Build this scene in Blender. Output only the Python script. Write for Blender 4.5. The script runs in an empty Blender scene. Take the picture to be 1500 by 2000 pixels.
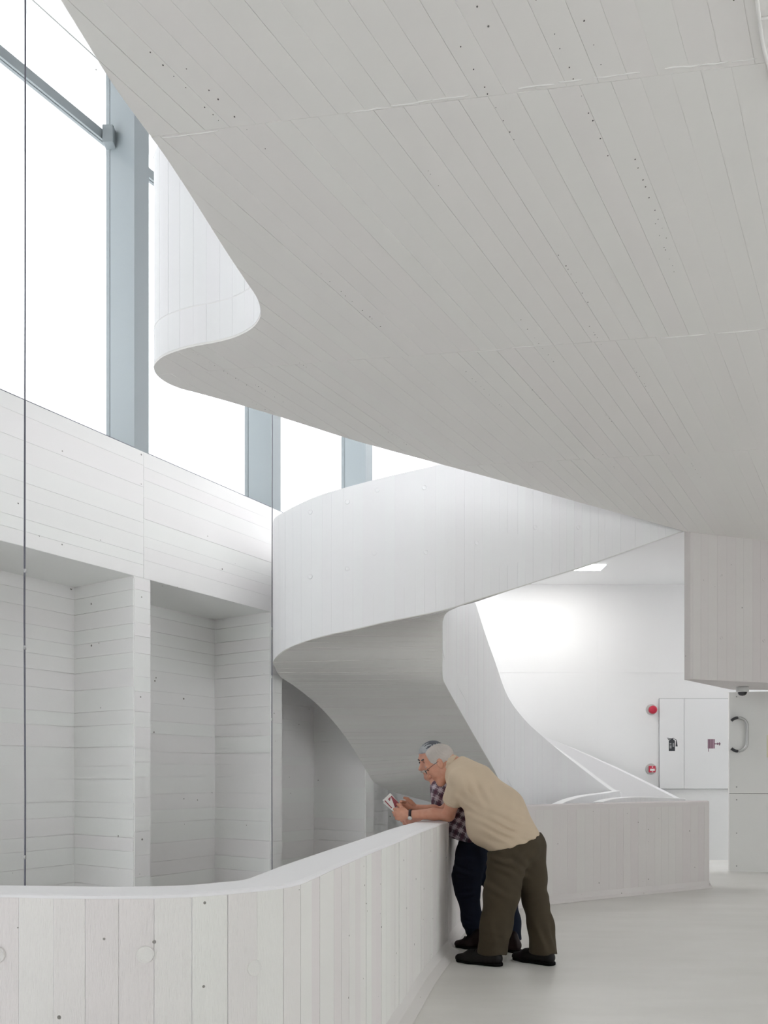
import bpy, bmesh, math, random
import numpy as np
from mathutils import Vector, Matrix

# ------------------------------------------------------------------ camera, sky, exposure
F = 1550.0            # focal length in pixels of the 1500x2000 frame
HY, CX, CAMZ = 1512.0, 750.0, 1.32
scene = bpy.context.scene
cam_data = bpy.data.cameras.new('camera')
cam_data.sensor_fit = 'VERTICAL'
cam_data.sensor_height = 36.0
cam_data.lens = F / 2000 * 36.0
cam_data.shift_y = (HY - 1000) / 2000
cam_data.clip_start = 0.05
cam = bpy.data.objects.new('camera', cam_data)
scene.collection.objects.link(cam)
cam.location = (0, 0, CAMZ)
cam.rotation_euler = (math.pi / 2, 0, 0)
scene.camera = cam

world = bpy.data.worlds.new('overcast_sky')
scene.world = world
world.use_nodes = True
wbg = world.node_tree.nodes['Background']
wbg.inputs[0].default_value = (0.98, 0.985, 1.0, 1)
wbg.inputs[1].default_value = 1.0
scene.view_settings.view_transform = 'Standard'
scene.view_settings.look = 'None'
scene.view_settings.exposure = 2.32
scene.view_settings.gamma = 1.0
scene.view_settings.use_curve_mapping = False
scene.cycles.max_bounces = 8
scene.cycles.diffuse_bounces = 6
scene.cycles.glossy_bounces = 2
scene.cycles.adaptive_threshold = 0.06
scene.cycles.transparent_max_bounces = 8
scene.cycles.use_light_tree = False
scene.cycles.sample_clamp_indirect = 6.0

random.seed(7)
COL = scene.collection

# ------------------------------------------------------------------ helpers
KD = 1.069
def W(x, y, d):
    """a point of the place measured on the photograph, at distance d (metres, before scale)"""
    d = d * KD
    return Vector(((x - CX) / F * d, d, CAMZ + (HY - y) / F * d))
def onz(x, y, z):
    d = (z - CAMZ) * F / (HY - y)
    return Vector(((x - CX) / F * d, d, z))

def new_mat(name):
    m = bpy.data.materials.new(name)
    m.use_nodes = True
    return m, m.node_tree, m.node_tree.nodes['Principled BSDF']

def plain(name, col, rough=0.6, metal=0.0, spec=0.5):
    m, nt, b = new_mat(name)
    b.inputs['Base Color'].default_value = (*col, 1)
    b.inputs['Roughness'].default_value = rough
    b.inputs['Metallic'].default_value = metal
    b.inputs['Specular IOR Level'].default_value = spec
    return m

def concrete(name, col, var=0.03, pits=0.5, grain=(1, 1, 1), bump=0.25, rough=0.75, tint=0.012, pitscale=14, rich=True):
    """painted board-marked concrete: faint cloudy tone, wood grain relief, scattered blow holes"""
    m, nt, b = new_mat(name)
    N, L = nt.nodes, nt.links
    tc = N.new('ShaderNodeTexCoord')
    oi = N.new('ShaderNodeObjectInfo')
    mp = N.new('ShaderNodeMapping'); mp.inputs['Scale'].default_value = grain
    L.new(tc.outputs['Object'], mp.inputs['Vector'])
    n1 = N.new('ShaderNodeTexNoise'); n1.inputs['Scale'].default_value = 1.3; n1.inputs['Detail'].default_value = 2
    L.new(tc.outputs['Object'], n1.inputs['Vector'])
    if rich:
        n2 = N.new('ShaderNodeTexNoise'); n2.inputs['Scale'].default_value = 60; n2.inputs['Detail'].default_value = 2
        L.new(mp.outputs[0], n2.inputs['Vector'])
        vo = N.new('ShaderNodeTexVoronoi'); vo.inputs['Scale'].default_value = pitscale; vo.inputs['Randomness'].default_value = 1
        L.new(tc.outputs['Object'], vo.inputs['Vector'])
        # only some of the cells carry a hole, of varying size
        sep = N.new('ShaderNodeSeparateColor'); L.new(vo.outputs['Color'], sep.inputs[0])
        gate = N.new('ShaderNodeMath'); gate.operation = 'GREATER_THAN'; gate.inputs[1].default_value = 1 - 0.28 * pits
        L.new(sep.outputs[0], gate.inputs[0])
        size = N.new('ShaderNodeMath'); size.operation = 'MULTIPLY_ADD'; size.inputs[1].default_value = 0.075; size.inputs[2].default_value = 0.03
        L.new(sep.outputs[1], size.inputs[0])
        lt = N.new('ShaderNodeMath'); lt.operation = 'LESS_THAN'
        L.new(vo.outputs['Distance'], lt.inputs[0]); L.new(size.outputs[0], lt.inputs[1])
        pit = N.new('ShaderNodeMath'); pit.operation = 'MULTIPLY'
        L.new(gate.outputs[0], pit.inputs[0]); L.new(lt.outputs[0], pit.inputs[1])
    # tone
    val = N.new('ShaderNodeMath'); val.operation = 'MULTIPLY_ADD'; val.inputs[1].default_value = var; val.inputs[2].default_value = 1 - var / 2
    L.new(n1.outputs['Fac'], val.inputs[0])
    r2 = N.new('ShaderNodeMath'); r2.operation = 'MULTIPLY_ADD'; r2.inputs[1].default_value = var; r2.inputs[2].default_value = -var / 2
    L.new(oi.outputs['Random'], r2.inputs[0])
    v2 = N.new('ShaderNodeMath'); v2.operation = 'ADD'
    L.new(val.outputs[0], v2.inputs[0]); L.new(r2.outputs[0], v2.inputs[1])
    tw = N.new('ShaderNodeMix'); tw.data_type = 'RGBA'
    L.new(oi.outputs['Random'], tw.inputs['Factor'])
    tw.inputs['A'].default_value = (col[0] * (1 + tint), col[1] * (1 - tint * .7), col[2] * (1 - tint * .3), 1)
    tw.inputs['B'].default_value = (col[0] * (1 - tint * .6), col[1] * (1 + tint * .2), col[2] * (1 - tint), 1)
    sc = N.new('ShaderNodeVectorMath'); sc.operation = 'SCALE'
    L.new(tw.outputs['Result'], sc.inputs[0]); L.new(v2.outputs[0], sc.inputs['Scale'])
    b.inputs['Roughness'].default_value = rough
    b.inputs['Specular IOR Level'].default_value = 0.35
    if not rich:                       # seen from afar: tone only
        L.new(sc.outputs[0], b.inputs['Base Color'])
        return m
    mx = N.new('ShaderNodeMix'); mx.data_type = 'RGBA'
    L.new(pit.outputs[0], mx.inputs['Factor']); L.new(sc.outputs[0], mx.inputs['A'])
    mx.inputs['B'].default_value = (col[0] * .32, col[1] * .31, col[2] * .29, 1)
    L.new(mx.outputs['Result'], b.inputs['Base Color'])
    b.inputs['Roughness'].default_value = rough
    b.inputs['Specular IOR Level'].default_value = 0.35
    hs = N.new('ShaderNodeMath'); hs.operation = 'MULTIPLY_ADD'; hs.inputs[1].default_value = -1.2
    L.new(pit.outputs[0], hs.inputs[0]); L.new(n2.outputs['Fac'], hs.inputs[2])
    bp = N.new('ShaderNodeBump'); bp.inputs['Strength'].default_value = bump; bp.inputs['Distance'].default_value = 0.003
    L.new(hs.outputs[0], bp.inputs['Height']); L.new(bp.outputs[0], b.inputs['Normal'])
    return m

WHITE = (0.86, 0.86, 0.85)
M_WALL = concrete('white_board_marked_concrete', WHITE, 0.05, 0.5, (1, 1, 9), rich=False)
M_WALLH = concrete('white_concrete_level_boards', (0.895, 0.895, 0.885), 0.022, 0.8, (1, 1, 12), 0.3, pitscale=9)
M_NEAR = concrete('white_concrete_upright_boards', (0.83, 0.815, 0.80), 0.09, 1.3, (7, 7, 0.6), 0.6, tint=0.02, pitscale=15)
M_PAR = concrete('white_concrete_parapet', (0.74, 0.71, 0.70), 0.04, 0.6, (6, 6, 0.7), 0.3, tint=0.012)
M_CEIL = concrete('pale_board_marked_soffit', (0.86, 0.845, 0.825), 0.012, 0.35, (1, 1, 1), 0.25, tint=0.006, pitscale=7, rich=False)
M_STAIR = concrete('white_concrete_stair', (0.895, 0.895, 0.905), 0.015, 0.35, (7, 7, 0.6), 0.3, tint=0.006, rich=False)
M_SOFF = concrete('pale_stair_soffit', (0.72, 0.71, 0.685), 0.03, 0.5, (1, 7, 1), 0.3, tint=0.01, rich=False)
M_SMOOTH = plain('smooth_white_plaster', (0.9, 0.9, 0.9), 0.8, 0, .2)
M_STEEL = plain('grey_lacquered_steel', (0.29, 0.325, 0.34), 0.4)
M_CABLE = plain('grey_steel_cable', (0.16, 0.16, 0.19), 0.45, 0.6)
M_LINE = plain('dark_gap', (0.06, 0.06, 0.06), 0.8)

def floor_mat():
    m, nt, b = new_mat('polished_grey_screed')
    N, L = nt.nodes, nt.links
    tc = N.new('ShaderNodeTexCoord')
    n = N.new('ShaderNodeTexNoise'); n.inputs['Scale'].default_value = 1.1; n.inputs['Detail'].default_value = 4; n.inputs['Roughness'].default_value = .6
    mp = N.new('ShaderNodeMapping'); mp.inputs['Scale'].default_value = (0.8, 2.2, 1)
    L.new(tc.outputs['Object'], mp.inputs[0]); L.new(mp.outputs[0], n.inputs['Vector'])
    r = N.new('ShaderNodeValToRGB')
    r.color_ramp.elements[0].position = .3; r.color_ramp.elements[0].color = (0.74, 0.725, 0.69, 1)
    r.color_ramp.elements[1].position = .75; r.color_ramp.elements[1].color = (0.82, 0.805, 0.775, 1)
    L.new(n.outputs['Fac'], r.inputs[0]); L.new(r.outputs[0], b.inputs['Base Color'])
    b.inputs['Roughness'].default_value = 0.42
    return m
M_FLOOR = floor_mat()

def glass_mat(name, tr):
    m, nt, b = new_mat(name)
    N, L = nt.nodes, nt.links
    out = N['Material Output']
    t = N.new('ShaderNodeBsdfTransparent'); t.inputs[0].default_value = (tr, tr * 1.015, tr * 1.02, 1)
    g = N.new('ShaderNodeBsdfGlossy'); g.inputs['Roughness'].default_value = 0.02
    mix = N.new('ShaderNodeMixShader')
    mix.inputs[0].default_value = .05; L.new(t.outputs[0], mix.inputs[1]); L.new(g.outputs[0], mix.inputs[2])
    L.new(mix.outputs[0], out.inputs['Surface'])
    return m
M_GLASS = glass_mat('dimmed_window_glass', .74)  # transmission lowered to hold back light from the left windows
M_GLASS2 = glass_mat('clear_window_glass', .86)

def link(name, me, mat, parent=None, **props):
    o = bpy.data.objects.new(name, me)
    COL.objects.link(o)
    if mat is not None and me is not None and not me.materials:
        me.materials.append(mat)
    if parent is not None:
        o.parent = parent
    for k, v in props.items():
        o[k] = v
    return o

def mesh(name, verts, faces, smooth=False):
    me = bpy.data.meshes.new(name)
    me.from_pydata([tuple(v) for v in verts], [], faces)
    me.update()
    if smooth:
        me.polygons.foreach_set('use_smooth', [True] * len(me.polygons))
    return me

def fix_normals(me):
    bm = bmesh.new(); bm.from_mesh(me)
    bmesh.ops.recalc_face_normals(bm, faces=bm.faces)
    bm.to_mesh(me); bm.free()
    return me

def thing(name, loc, label, category, group=None):
    o = bpy.data.objects.new(name, None)
    o.empty_display_size = 0.1
    COL.objects.link(o)
    o.location = loc
    o['label'] = label; o['category'] = category
    if group:
        o['group'] = group
    return o

def box_mesh(name, c, s, bevel=0.0, rot=None):
    bm = bmesh.new()
    bmesh.ops.create_cube(bm, size=1)
    bmesh.ops.scale(bm, vec=Vector(s), verts=bm.verts)
    if bevel:
        bmesh.ops.bevel(bm, geom=list(bm.edges), offset=bevel, segments=2, affect='EDGES', profile=.7)
    if rot is not None:
        bmesh.ops.rotate(bm, cent=(0, 0, 0), matrix=rot, verts=bm.verts)
    bmesh.ops.translate(bm, vec=Vector(c), verts=bm.verts)
    me = bpy.data.meshes.new(name); bm.to_mesh(me); bm.free()
    return me

def prism_mesh(name, pts, z0, z1):
    """vertical prism over a plan polygon"""
    n = len(pts)
    vs = [(p[0], p[1], z0) for p in pts] + [(p[0], p[1], z1) for p in pts]
    fs = [list(range(n))[::-1], list(range(n, 2 * n))] + [[i, (i + 1) % n, n + (i + 1) % n, n + i] for i in range(n)]
    return fix_normals(mesh(name, vs, fs))

def tube_mesh(name, pts, r, seg=10, closed=False):
    pts = [Vector(p) for p in pts]
    vs, fs = [], []
    n = len(pts)
    up0 = None
    for i, p in enumerate(pts):
        a = pts[(i - 1) % n] if (closed or i > 0) else p
        c = pts[(i + 1) % n] if (closed or i < n - 1) else p
        t = (c - a).normalized()
        if up0 is None:
            up0 = Vector((0, 0, 1)) if abs(t.z) < .9 else Vector((0, 1, 0))
        u = (up0 - t * up0.dot(t)).normalized(); up0 = u
        v = t.cross(u)
        rr = r[i] if isinstance(r, (list, tuple)) else r
        for k in range(seg):
            an = 2 * math.pi * k / seg
            vs.append(p + (u * math.cos(an) + v * math.sin(an)) * rr)
    for i in range(n if closed else n - 1):
        for k in range(seg):
            j = (i + 1) % n
            fs.append([i * seg + k, i * seg + (k + 1) % seg, j * seg + (k + 1) % seg, j * seg + k])
    if not closed:
        fs.append(list(range(seg))[::-1]); fs.append([(n - 1) * seg + k for k in range(seg)])
    return fix_normals(mesh(name, vs, fs, True))

def lathe_mesh(name, prof, seg=24, axis='Z'):
    """profile of (radius, height) turned about an axis"""
    vs, fs = [], []
    for (r, h) in prof:
        for k in range(seg):
            a = 2 * math.pi * k / seg
            if axis == 'Z': vs.append((r * math.cos(a), r * math.sin(a), h))
            else: vs.append((r * math.cos(a), -h, r * math.sin(a)))
    n = len(prof)
    for i in range(n - 1):
        for k in range(seg):
            fs.append([i * seg + k, i * seg + (k + 1) % seg, (i + 1) * seg + (k + 1) % seg, (i + 1) * seg + k])
    fs.append(list(range(seg))[::-1]); fs.append([(n - 1) * seg + k for k in range(seg)])
    return fix_normals(mesh(name, vs, fs, True))

def catmull(pts, per=8):
    pts = [Vector(p) for p in pts]
    out = []
    for i in range(len(pts) - 1):
        p0 = pts[max(i - 1, 0)]; p1 = pts[i]; p2 = pts[i + 1]; p3 = pts[min(i + 2, len(pts) - 1)]
        # centripetal spacing keeps tight bends from overshooting
        def tj(ti, a, b): return ti + max((b - a).length, 1e-4) ** 0.5
        t0 = 0; t1 = tj(t0, p0, p1) if p0 != p1 else 1e-2; t2 = tj(t1, p1, p2); t3 = tj(t2, p2, p3) if p2 != p3 else t2 + 1e-2
        for k in range(per):
            t = t1 + (t2 - t1) * k / per
            a1 = p0 * ((t1 - t) / (t1 - t0)) + p1 * ((t - t0) / (t1 - t0))
            a2 = p1 * ((t2 - t) / (t2 - t1)) + p2 * ((t - t1) / (t2 - t1))
            a3 = p2 * ((t3 - t) / (t3 - t2)) + p3 * ((t - t2) / (t3 - t2))
            b1 = a1 * ((t2 - t) / (t2 - t0)) + a2 * ((t - t0) / (t2 - t0))
            b2 = a2 * ((t3 - t) / (t3 - t1)) + a3 * ((t - t1) / (t3 - t1))
            out.append(b1 * ((t2 - t) / (t2 - t1)) + b2 * ((t - t1) / (t2 - t1)))
    out.append(pts[-1])
    return out

class Poly:
    """arc-length lookup along a polyline of n-vectors (length measured on the first two components)"""
    def __init__(self, rows, key=None):
        self.r = np.array([list(x) for x in rows], float)
        k = self.r[:, :2] if key is None else np.array([list(x) for x in key], float)
        d = np.linalg.norm(np.diff(k, axis=0), axis=1)
        self.s = np.concatenate([[0], np.cumsum(d)])
        self.len = self.s[-1]
    def __call__(self, s):
        return np.array([np.interp(s, self.s, self.r[:, j]) for j in range(self.r.shape[1])])

def strip(name, S, u0, u1, v0, v1, out, parent, mat, nu=2, nv=1, deep=0.006, under=False):
    """one board's imprint: a thin slab on the surface S(u, v), proud by `out`"""
    g, q = [], []
    for j in range(nv + 1):
        for i in range(nu + 1):
            u = u0 + (u1 - u0) * i / nu; v = v0 + (v1 - v0) * j / nv
            p = S(u, v)
            e = 1e-3
            du = S(u + e, v) - S(u - e, v); dv = S(u, v + e) - S(u, v - e)
            n = np.cross(du, dv); n = n / (np.linalg.norm(n) + 1e-12)
            if (n[2] > 0 if under else np.dot(n, np.array([0.0, 0.0, CAMZ]) - p) < 0): n = -n      # the hall side
            g.append(p + n * out); q.append(p + n * (out - deep))
    w = nu + 1; m = len(g)
    fs = []
    for j in range(nv):
        for i in range(nu):
            fs.append([j * w + i, j * w + i + 1, (j + 1) * w + i + 1, (j + 1) * w + i])
    rim = [i for i in range(w)] + [j * w + nu for j in range(1, nv + 1)] + [nv * w + i for i in range(nu - 1, -1, -1)] + [j * w for j in range(nv - 1, 0, -1)]
    for a, b in zip(rim, rim[1:] + rim[:1]):
        fs.append([b, a, a + m, b + m])
    me = mesh(name, g + q, fs)
    return link(name, me, mat, parent)

def wall_body(name, rows, parent, mat, **props):
    """a wall along a path: rows of (face xy, back xy, bottom z, top z)"""
    vs, fs = [], []
    for (fx, fy, bx, by, z0, z1) in rows:
        vs += [(fx, fy, z0), (fx, fy, z1), (bx, by, z1), (bx, by, z0)]
    n = len(rows)
    for i in range(n - 1):
        a, b = i * 4, i * 4 + 4
        for k in range(4):
            fs.append([a + k, a + (k + 1) % 4, b + (k + 1) % 4, b + k])
    fs += [[0, 1, 2, 3], [(n - 1) * 4 + k for k in (3, 2, 1, 0)]]
    return link(name, fix_normals(mesh(name, vs, fs)), mat, parent, **props)

def rnd(a, b): return a + (b - a) * random.random()

def dimple(parent, p, n, r, mat):
    """filled tie hole: a shallow dished disc with a soft rim"""
    n = Vector(n).normalized()
    prof = [(r * 1.12, -.004), (r * 1.06, .0035), (r, .004), (r * .9, .0022), (r * .6, .0012), (0.001, .001)]
    me = lathe_mesh('tie_hole', prof, 18)
    o = link('tie_hole', me, mat, parent)
    o.matrix_local = Matrix.Translation(Vector(p)) @ Vector((0, 0, 1)).rotation_difference(n).to_matrix().to_4x4()
    return o

# ------------------------------------------------------------------ ceiling slab over the near floor, with its void edge
SLABZ = 4.0
edge_px = [(120, 0), (168, 78), (215, 155), (268, 230), (320, 300), (367, 372), (410, 440), (448, 500), (480, 548), (500, 578), (509, 602),
           (507, 622), (492, 641), (460, 658), (420, 669), (380, 676), (340, 687), (314, 699), (301, 715), (304, 729), (320, 744), (345, 756), (385, 767), (450, 785),
           (550, 815), (700, 862), (860, 906), (1000, 944), (1150, 986), (1300, 1027), (1342, 1039)]
edge = [onz(x, y, SLABZ).xy for x, y in edge_px]
dir0 = (edge[0] - edge[2]).normalized()
edge = catmull([edge[0] + dir0 * 4.5, edge[0] + dir0 * 2] + edge, 4)
edge = [Vector((p.x, p.y)) for p in edge]
FC = edge[-1]                                   # corner of the dropped box
fdir = Vector((1.04, 0.35)).normalized()
slab_poly = [tuple(p) for p in edge] + [tuple(FC + fdir * 5.5), (9.2, 4.0), (9.2, -3.6), (edge[0].x - .1, -3.6)]

ceiling = link('ceiling', prism_mesh('ceiling', slab_poly, SLABZ, SLABZ + 0.25), M_CEIL, None, kind='structure')

# boards imprinted in the soffit: parallel to the side wall, cut by cross joints
bdir = Vector((975, F)).normalized()
bnor = Vector((bdir.y, -bdir.x))
jdir = Vector((1450 * 6.9 / F, -1450 / F)).normalized()
jdir = Vector((0.9898, -0.1425))
jn = Vector((0.1425, 0.9898))
joints = [onz(912, 192, SLABZ).xy.dot(jn), onz(1150, 668, SLABZ).xy.dot(jn), onz(1200, 893, SLABZ).xy.dot(jn)]
base_bm = bmesh.new()
vv = [base_bm.verts.new((p[0], p[1], 0)) for p in slab_poly]
base_bm.faces.new(vv)
bmesh.ops.triangulate(base_bm, faces=base_bm.faces)
def clipped(planes):
    bm = base_bm.copy()
    for co, no in planes:
        bmesh.ops.bisect_plane(bm, geom=bm.verts[:] + bm.edges[:] + bm.faces[:], plane_co=(co.x, co.y, 0), plane_no=(no.x, no.y, 0), clear_outer=True)
        if not bm.faces:
            break
    return bm
us = [Vector(p).dot(bnor) for p in slab_poly]
ulo = min(us); uhi = min(max(us), 4.6)
bands = [(-2.0, joints[0]), (joints[0], joints[1]), (joints[1], joints[2]), (joints[2], 12.0)]
nb = 0
for bi, (ja, jb) in enumerate(bands):
    u = ulo + rnd(0, .05)
    while u < uhi and nb < 285:
        wdt = rnd(.098, .112) if bi < 2 else rnd(.098, .118)
        a = bnor * (u + .0012); b = bnor * (u + wdt - .0012)
        bm = clipped([(a, -bnor), (b, bnor), (jn * (ja + .0012), -jn), (jn * (jb - .0012), jn)])
        u += wdt
        if not bm.faces:
            bm.free(); continue
        # leave out boards the photo shows nothing of (behind or beside the camera)
        if max(v.co.y for v in bm.verts) < 2.0 or not any(abs(v.co.x) < v.co.y * .52 + .25 for v in bm.verts):
            bm.free(); continue
        bmesh.ops.dissolve_faces(bm, faces=bm.faces[:])
        drop = rnd(.0008, .003)
        r = bmesh.ops.extrude_face_region(bm, geom=bm.faces[:])
        bmesh.ops.translate(bm, vec=(0, 0, -drop), verts=[g for g in r['geom'] if isinstance(g, bmesh.types.BMVert)])
        bmesh.ops.translate(bm, vec=(0, 0, SLABZ + .0002), verts=bm.verts)
        bmesh.ops.recalc_face_normals(bm, faces=bm.faces)
        me = bpy.data.meshes.new('soffit_board'); bm.to_mesh(me); bm.free()
        link('soffit_board', me, M_CEIL, ceiling)
        nb += 1
base_bm.free()

# upper balustrade standing on the void edge (its void side is seen at the nose)
pr = Poly(edge)
up = thing('balcony_balustrade', (edge[40].x, edge[40].y, SLABZ), 'white concrete balustrade of the floor above, curving round the overhead slab nose', 'balustrade')
def off_rows(P, thick, z0, z1, s0, s1, step):
    rows = []
    n = max(2, int((s1 - s0) / step))
    for i in range(n + 1):
        s = s0 + (s1 - s0) * i / n
        p = P(s); t = P(min(s + .02, P.len)) - P(max(s - .02, 0)); t = t / (np.linalg.norm(t) + 1e-9)
        nrm = np.array([t[1], -t[0]])              # towards the slab
        rows.append((p[0], p[1], p[0] + nrm[0] * thick, p[1] + nrm[1] * thick, z0, z1))
    return rows
def local(o, parent):
    o.matrix_parent_inverse = Matrix.Translation(-parent.location)
    return o
s_lobe = 0
for i, p in enumerate(edge):
    if p.y < 3.9: s_lobe = pr.s[i]
o = local(wall_body('upstand', off_rows(pr, .14, SLABZ + .25, SLABZ + 1.39, .3, pr.len - 1.2, .05), up, M_STAIR), up)
def S_up(u, v):
    p = pr(u)
    return np.array([p[0], p[1], v])
u = s_lobe
while u < s_lobe + 2.6:
    w = rnd(.09, .11)
    local(strip('board_mark', S_up, u + w - .001, u + .001, SLABZ + .254, SLABZ + 1.385, rnd(.0005, .0022), up, M_STAIR, 3), up)
    local(strip('slab_edge_mark', S_up, u + w - .0005, u + .0005, SLABZ + .012, SLABZ + .246, rnd(.0015, .0025), up, M_STAIR, 3), up)
    u += w

# ------------------------------------------------------------------ dropped box (fascia) over the doors
fa = FC + Vector((-.012, .05)); fb = FC + Vector((.035, -.005))
BZ = 2.37
fc = fb + fdir * 5.2
box_pts = [tuple(fa), tuple(fb), tuple(fc), (fc.x + .3, 10.3), (4.72, 10.72), (4.64, 10.66)]
fz = [BZ, BZ, BZ, BZ + .09, BZ + .09, BZ + .09]
nfp = len(box_pts)
fvs = [(p[0], p[1], z) for p, z in zip(box_pts, fz)] + [(p[0], p[1], SLABZ + .2) for p in box_pts]
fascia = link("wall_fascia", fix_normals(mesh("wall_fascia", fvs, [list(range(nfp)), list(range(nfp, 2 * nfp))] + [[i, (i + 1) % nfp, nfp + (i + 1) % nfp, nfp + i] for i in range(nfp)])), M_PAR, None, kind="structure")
def S_f(u, v):
    p = fb + fdir * u
    return np.array([p.x, p.y, v])
u = .03
while u < 1.7:
    w = rnd(.1, .13)
    strip('board_mark', S_f, u + .0008, u + w - .0008, BZ + .004, SLABZ - .004, rnd(.0008, .0022), fascia, M_PAR, 1)
    u += w
for (uu, zz) in ((.42, 2.85), (1.02, 2.85), (.42, 3.55), (1.02, 3.55)):
    p = fb + fdir * uu
    dimple(fascia, (p.x + fdir.y * .002, p.y - fdir.x * .002, zz), (fdir.y, -fdir.x, 0), .016, M_PAR)

# ------------------------------------------------------------------ side wall: sill beam, pilasters, recesses, windows
W0 = Vector(((531 - CX) / F * 8.87, 8.87)); wd = Vector((975, F)).normalized(); wn = Vector((wd.y, -wd.x))   # wn points into the hall
def WP(s, t=0.0):
    """plan point on the side wall: s along it, t metres behind its face"""
    return W0 + wd * s - wn * t
SILL, BEAM = 1.32 + 752 / F * 6.135, 1.32 + 457 / F * 6.135
S_A, S_B = -11.5, 3.9
wall_left = link('wall_left', None, None) if False else None
def wbox(name, s0, s1, t0, t1, z0, z1, mat, parent=None, **kw):
    pts = [WP(s0, t0), WP(s1, t0), WP(s1, t1), WP(s0, t1)]
    return link(name, prism_mesh(name, [tuple(p) for p in pts], z0, z1), mat, parent, **kw)
wall_left = wbox('wall_left', S_A, S_B, .85, 1.1, -3.6, BEAM + .14, M_WALLH, None, kind='structure')
beam = wbox('sill_beam', S_A, S_B, 0, 1.1, BEAM, SILL, M_WALLH, wall_left)
# recess soffits rise slightly to the back
pil = [(-11.5, -11.3)] + [(-1.93 + 1.91 * k, -1.93 + 1.91 * k + .19) for k in range(-4, 4)]
pil = [p for p in pil if p[1] < S_B]
for (a, b) in pil[1:]:
    wbox('pilaster', a, b, 0, .85, -3.6, BEAM, M_WALLH, wall_left)
for (a, b), (c, d) in zip(pil[1:], pil[2:] + [(S_B, S_B)]):
    if b < S_B:
        A, B, C_, D = WP(b, .0), WP(c, .0), WP(c, .85), WP(b, .85)
        vs = [(A.x, A.y, BEAM), (B.x, B.y, BEAM), (C_.x, C_.y, BEAM + .105), (D.x, D.y, BEAM + .105)]
        vs += [(x, y, z + .04) for x, y, z in vs]
        link('recess_soffit', fix_normals(mesh('recess_soffit', vs, [[0, 1, 2, 3], [7, 6, 5, 4], [0, 1, 5, 4], [1, 2, 6, 5], [2, 3, 7, 6], [3, 0, 4, 7]])), M_WALLH, wall_left)
def S_wall(t):
    def S(u, v):
        p = WP(u, t)
        return np.array([p.x, p.y, v])
    return S
def S_side(s):
    def S(u, v):                                   # u: depth behind the face (0.85 .. 0)
        p = WP(s, u)
        return np.array([p.x, p.y, v])
    return S
# level boards on the beam
segs = [(-4.6, -1.82), (-1.82, .42), (.42, 3.2)]
for si, (a, b) in enumerate(segs):
    z = BEAM
    hs = [.16, .1, .13, .17, .12, .16, .12, .2]
    random.Random(si).shuffle(hs)
    k = 0
    while z < SILL - .03:
        h = min(hs[k % 8], SILL - z); k += 1
        strip('board_mark', S_wall(0), a + .002, b - .002, z + .0018, z + h - .0018, rnd(.0022, .0046), wall_left, M_WALLH, 1, deep=.008)
        z += h
# level boards in the recesses, on their returns and on the pilasters
for (a, b), (c, d) in zip(pil[2:], pil[3:] + [(S_B, S_B)]):
    if b < -4 or a > 3.4: continue
    z = -.35
    while z < BEAM - .05:
        h = min(rnd(.12, .22), BEAM - .02 - z)
        if c - b > .3:
            strip('board_mark', S_wall(.85), b + .002, c - .002, z + .003, z + h - .003, rnd(.005, .0095), wall_left, M_WALLH, 1, deep=.014)
        if c < 3.5 and c > -4 and c != S_B:
            strip('board_mark', S_side(c), .845, .003, z + .003, z + h - .003, rnd(.005, .0095), wall_left, M_WALLH, 1, deep=.014)
        strip('board_mark', S_wall(0), a + .003, b - .003, z + .003, z + h - .003, rnd(.005, .0095), wall_left, M_WALLH, 1, deep=.014)
        z += h
# a vertical joint in the far recess
wbox('joint_cover', .885, .915, .835, .86, -2.0, BEAM + .1, M_LINE and M_WALLH, wall_left)

# windows above the sill: deep posts flush with the wall, glass set back
WTOP = 7.9
posts = [-1.925 + 1.91 * k for k in range(-3, 4)]
GT = .33
wi = 0
for k, s in enumerate(posts):
    if s + .17 > S_B: continue
    wi += 1
    post = wbox('trim_%d' % wi, s, s + .17, .0, GT + .06, SILL, WTOP, M_STEEL, None, kind='structure')
    if k + 1 < len(posts) and s + 1.91 < S_B:
        e = s + 1.91
        win = wbox('window_%d' % wi, s + .17, e, GT - .01, GT + .05, SILL, SILL + .012, M_STEEL, None, kind='structure')
        tz = 1.32 + (1512 - 265) / F * 7.33
        wbox('transom', s + .17, e, GT - .02, GT + .04, tz - .04, tz + .05, M_STEEL, win)
        wbox('pane', s + .17, e, GT, GT + .012, SILL + .012, tz - .04, M_GLASS, win)
        wbox('pane', s + .17, e, GT, GT + .012, tz + .05, WTOP, M_GLASS, win)
        wbox('glazing_bead', s + .17, e, .0, .012, SILL, SILL + .008, M_CABLE, win)
        bk = WP(e - .05, GT - .05)
        link('bracket', box_mesh('bracket', (bk.x, bk.y, tz), (.1, .1, .16), .01), M_STEEL, win)
wbox('wall_left_head', S_A, S_B + .5, -.05, .5, WTOP, WTOP + .6, M_WALLH, None, kind='structure')

# ------------------------------------------------------------------ back wall, far ceiling, floors, roof, other walls
BY = 11.4 * KD
wall_back = link('wall_back', box_mesh('wall_back', (5.05, BY + .15, 2.9), (8.6, .3, 13.0)), M_SMOOTH, None, kind='structure')
CZ2 = CAMZ + (HY - 1142) / F * BY
for (x0, x1, z0, z1) in ((0.2, 3.27, 2.88, CZ2), (3.28, 5.3, 2.88, CZ2), (0.2, 3.27, .004, 2.875), (3.275, 3.87, .004, 2.875)):
    link('wall_panel', box_mesh('wall_panel', ((x0 + x1) / 2, BY - .001, (z0 + z1) / 2), (x1 - x0 - .004, .006, z1 - z0)), M_SMOOTH, wall_back)

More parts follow.
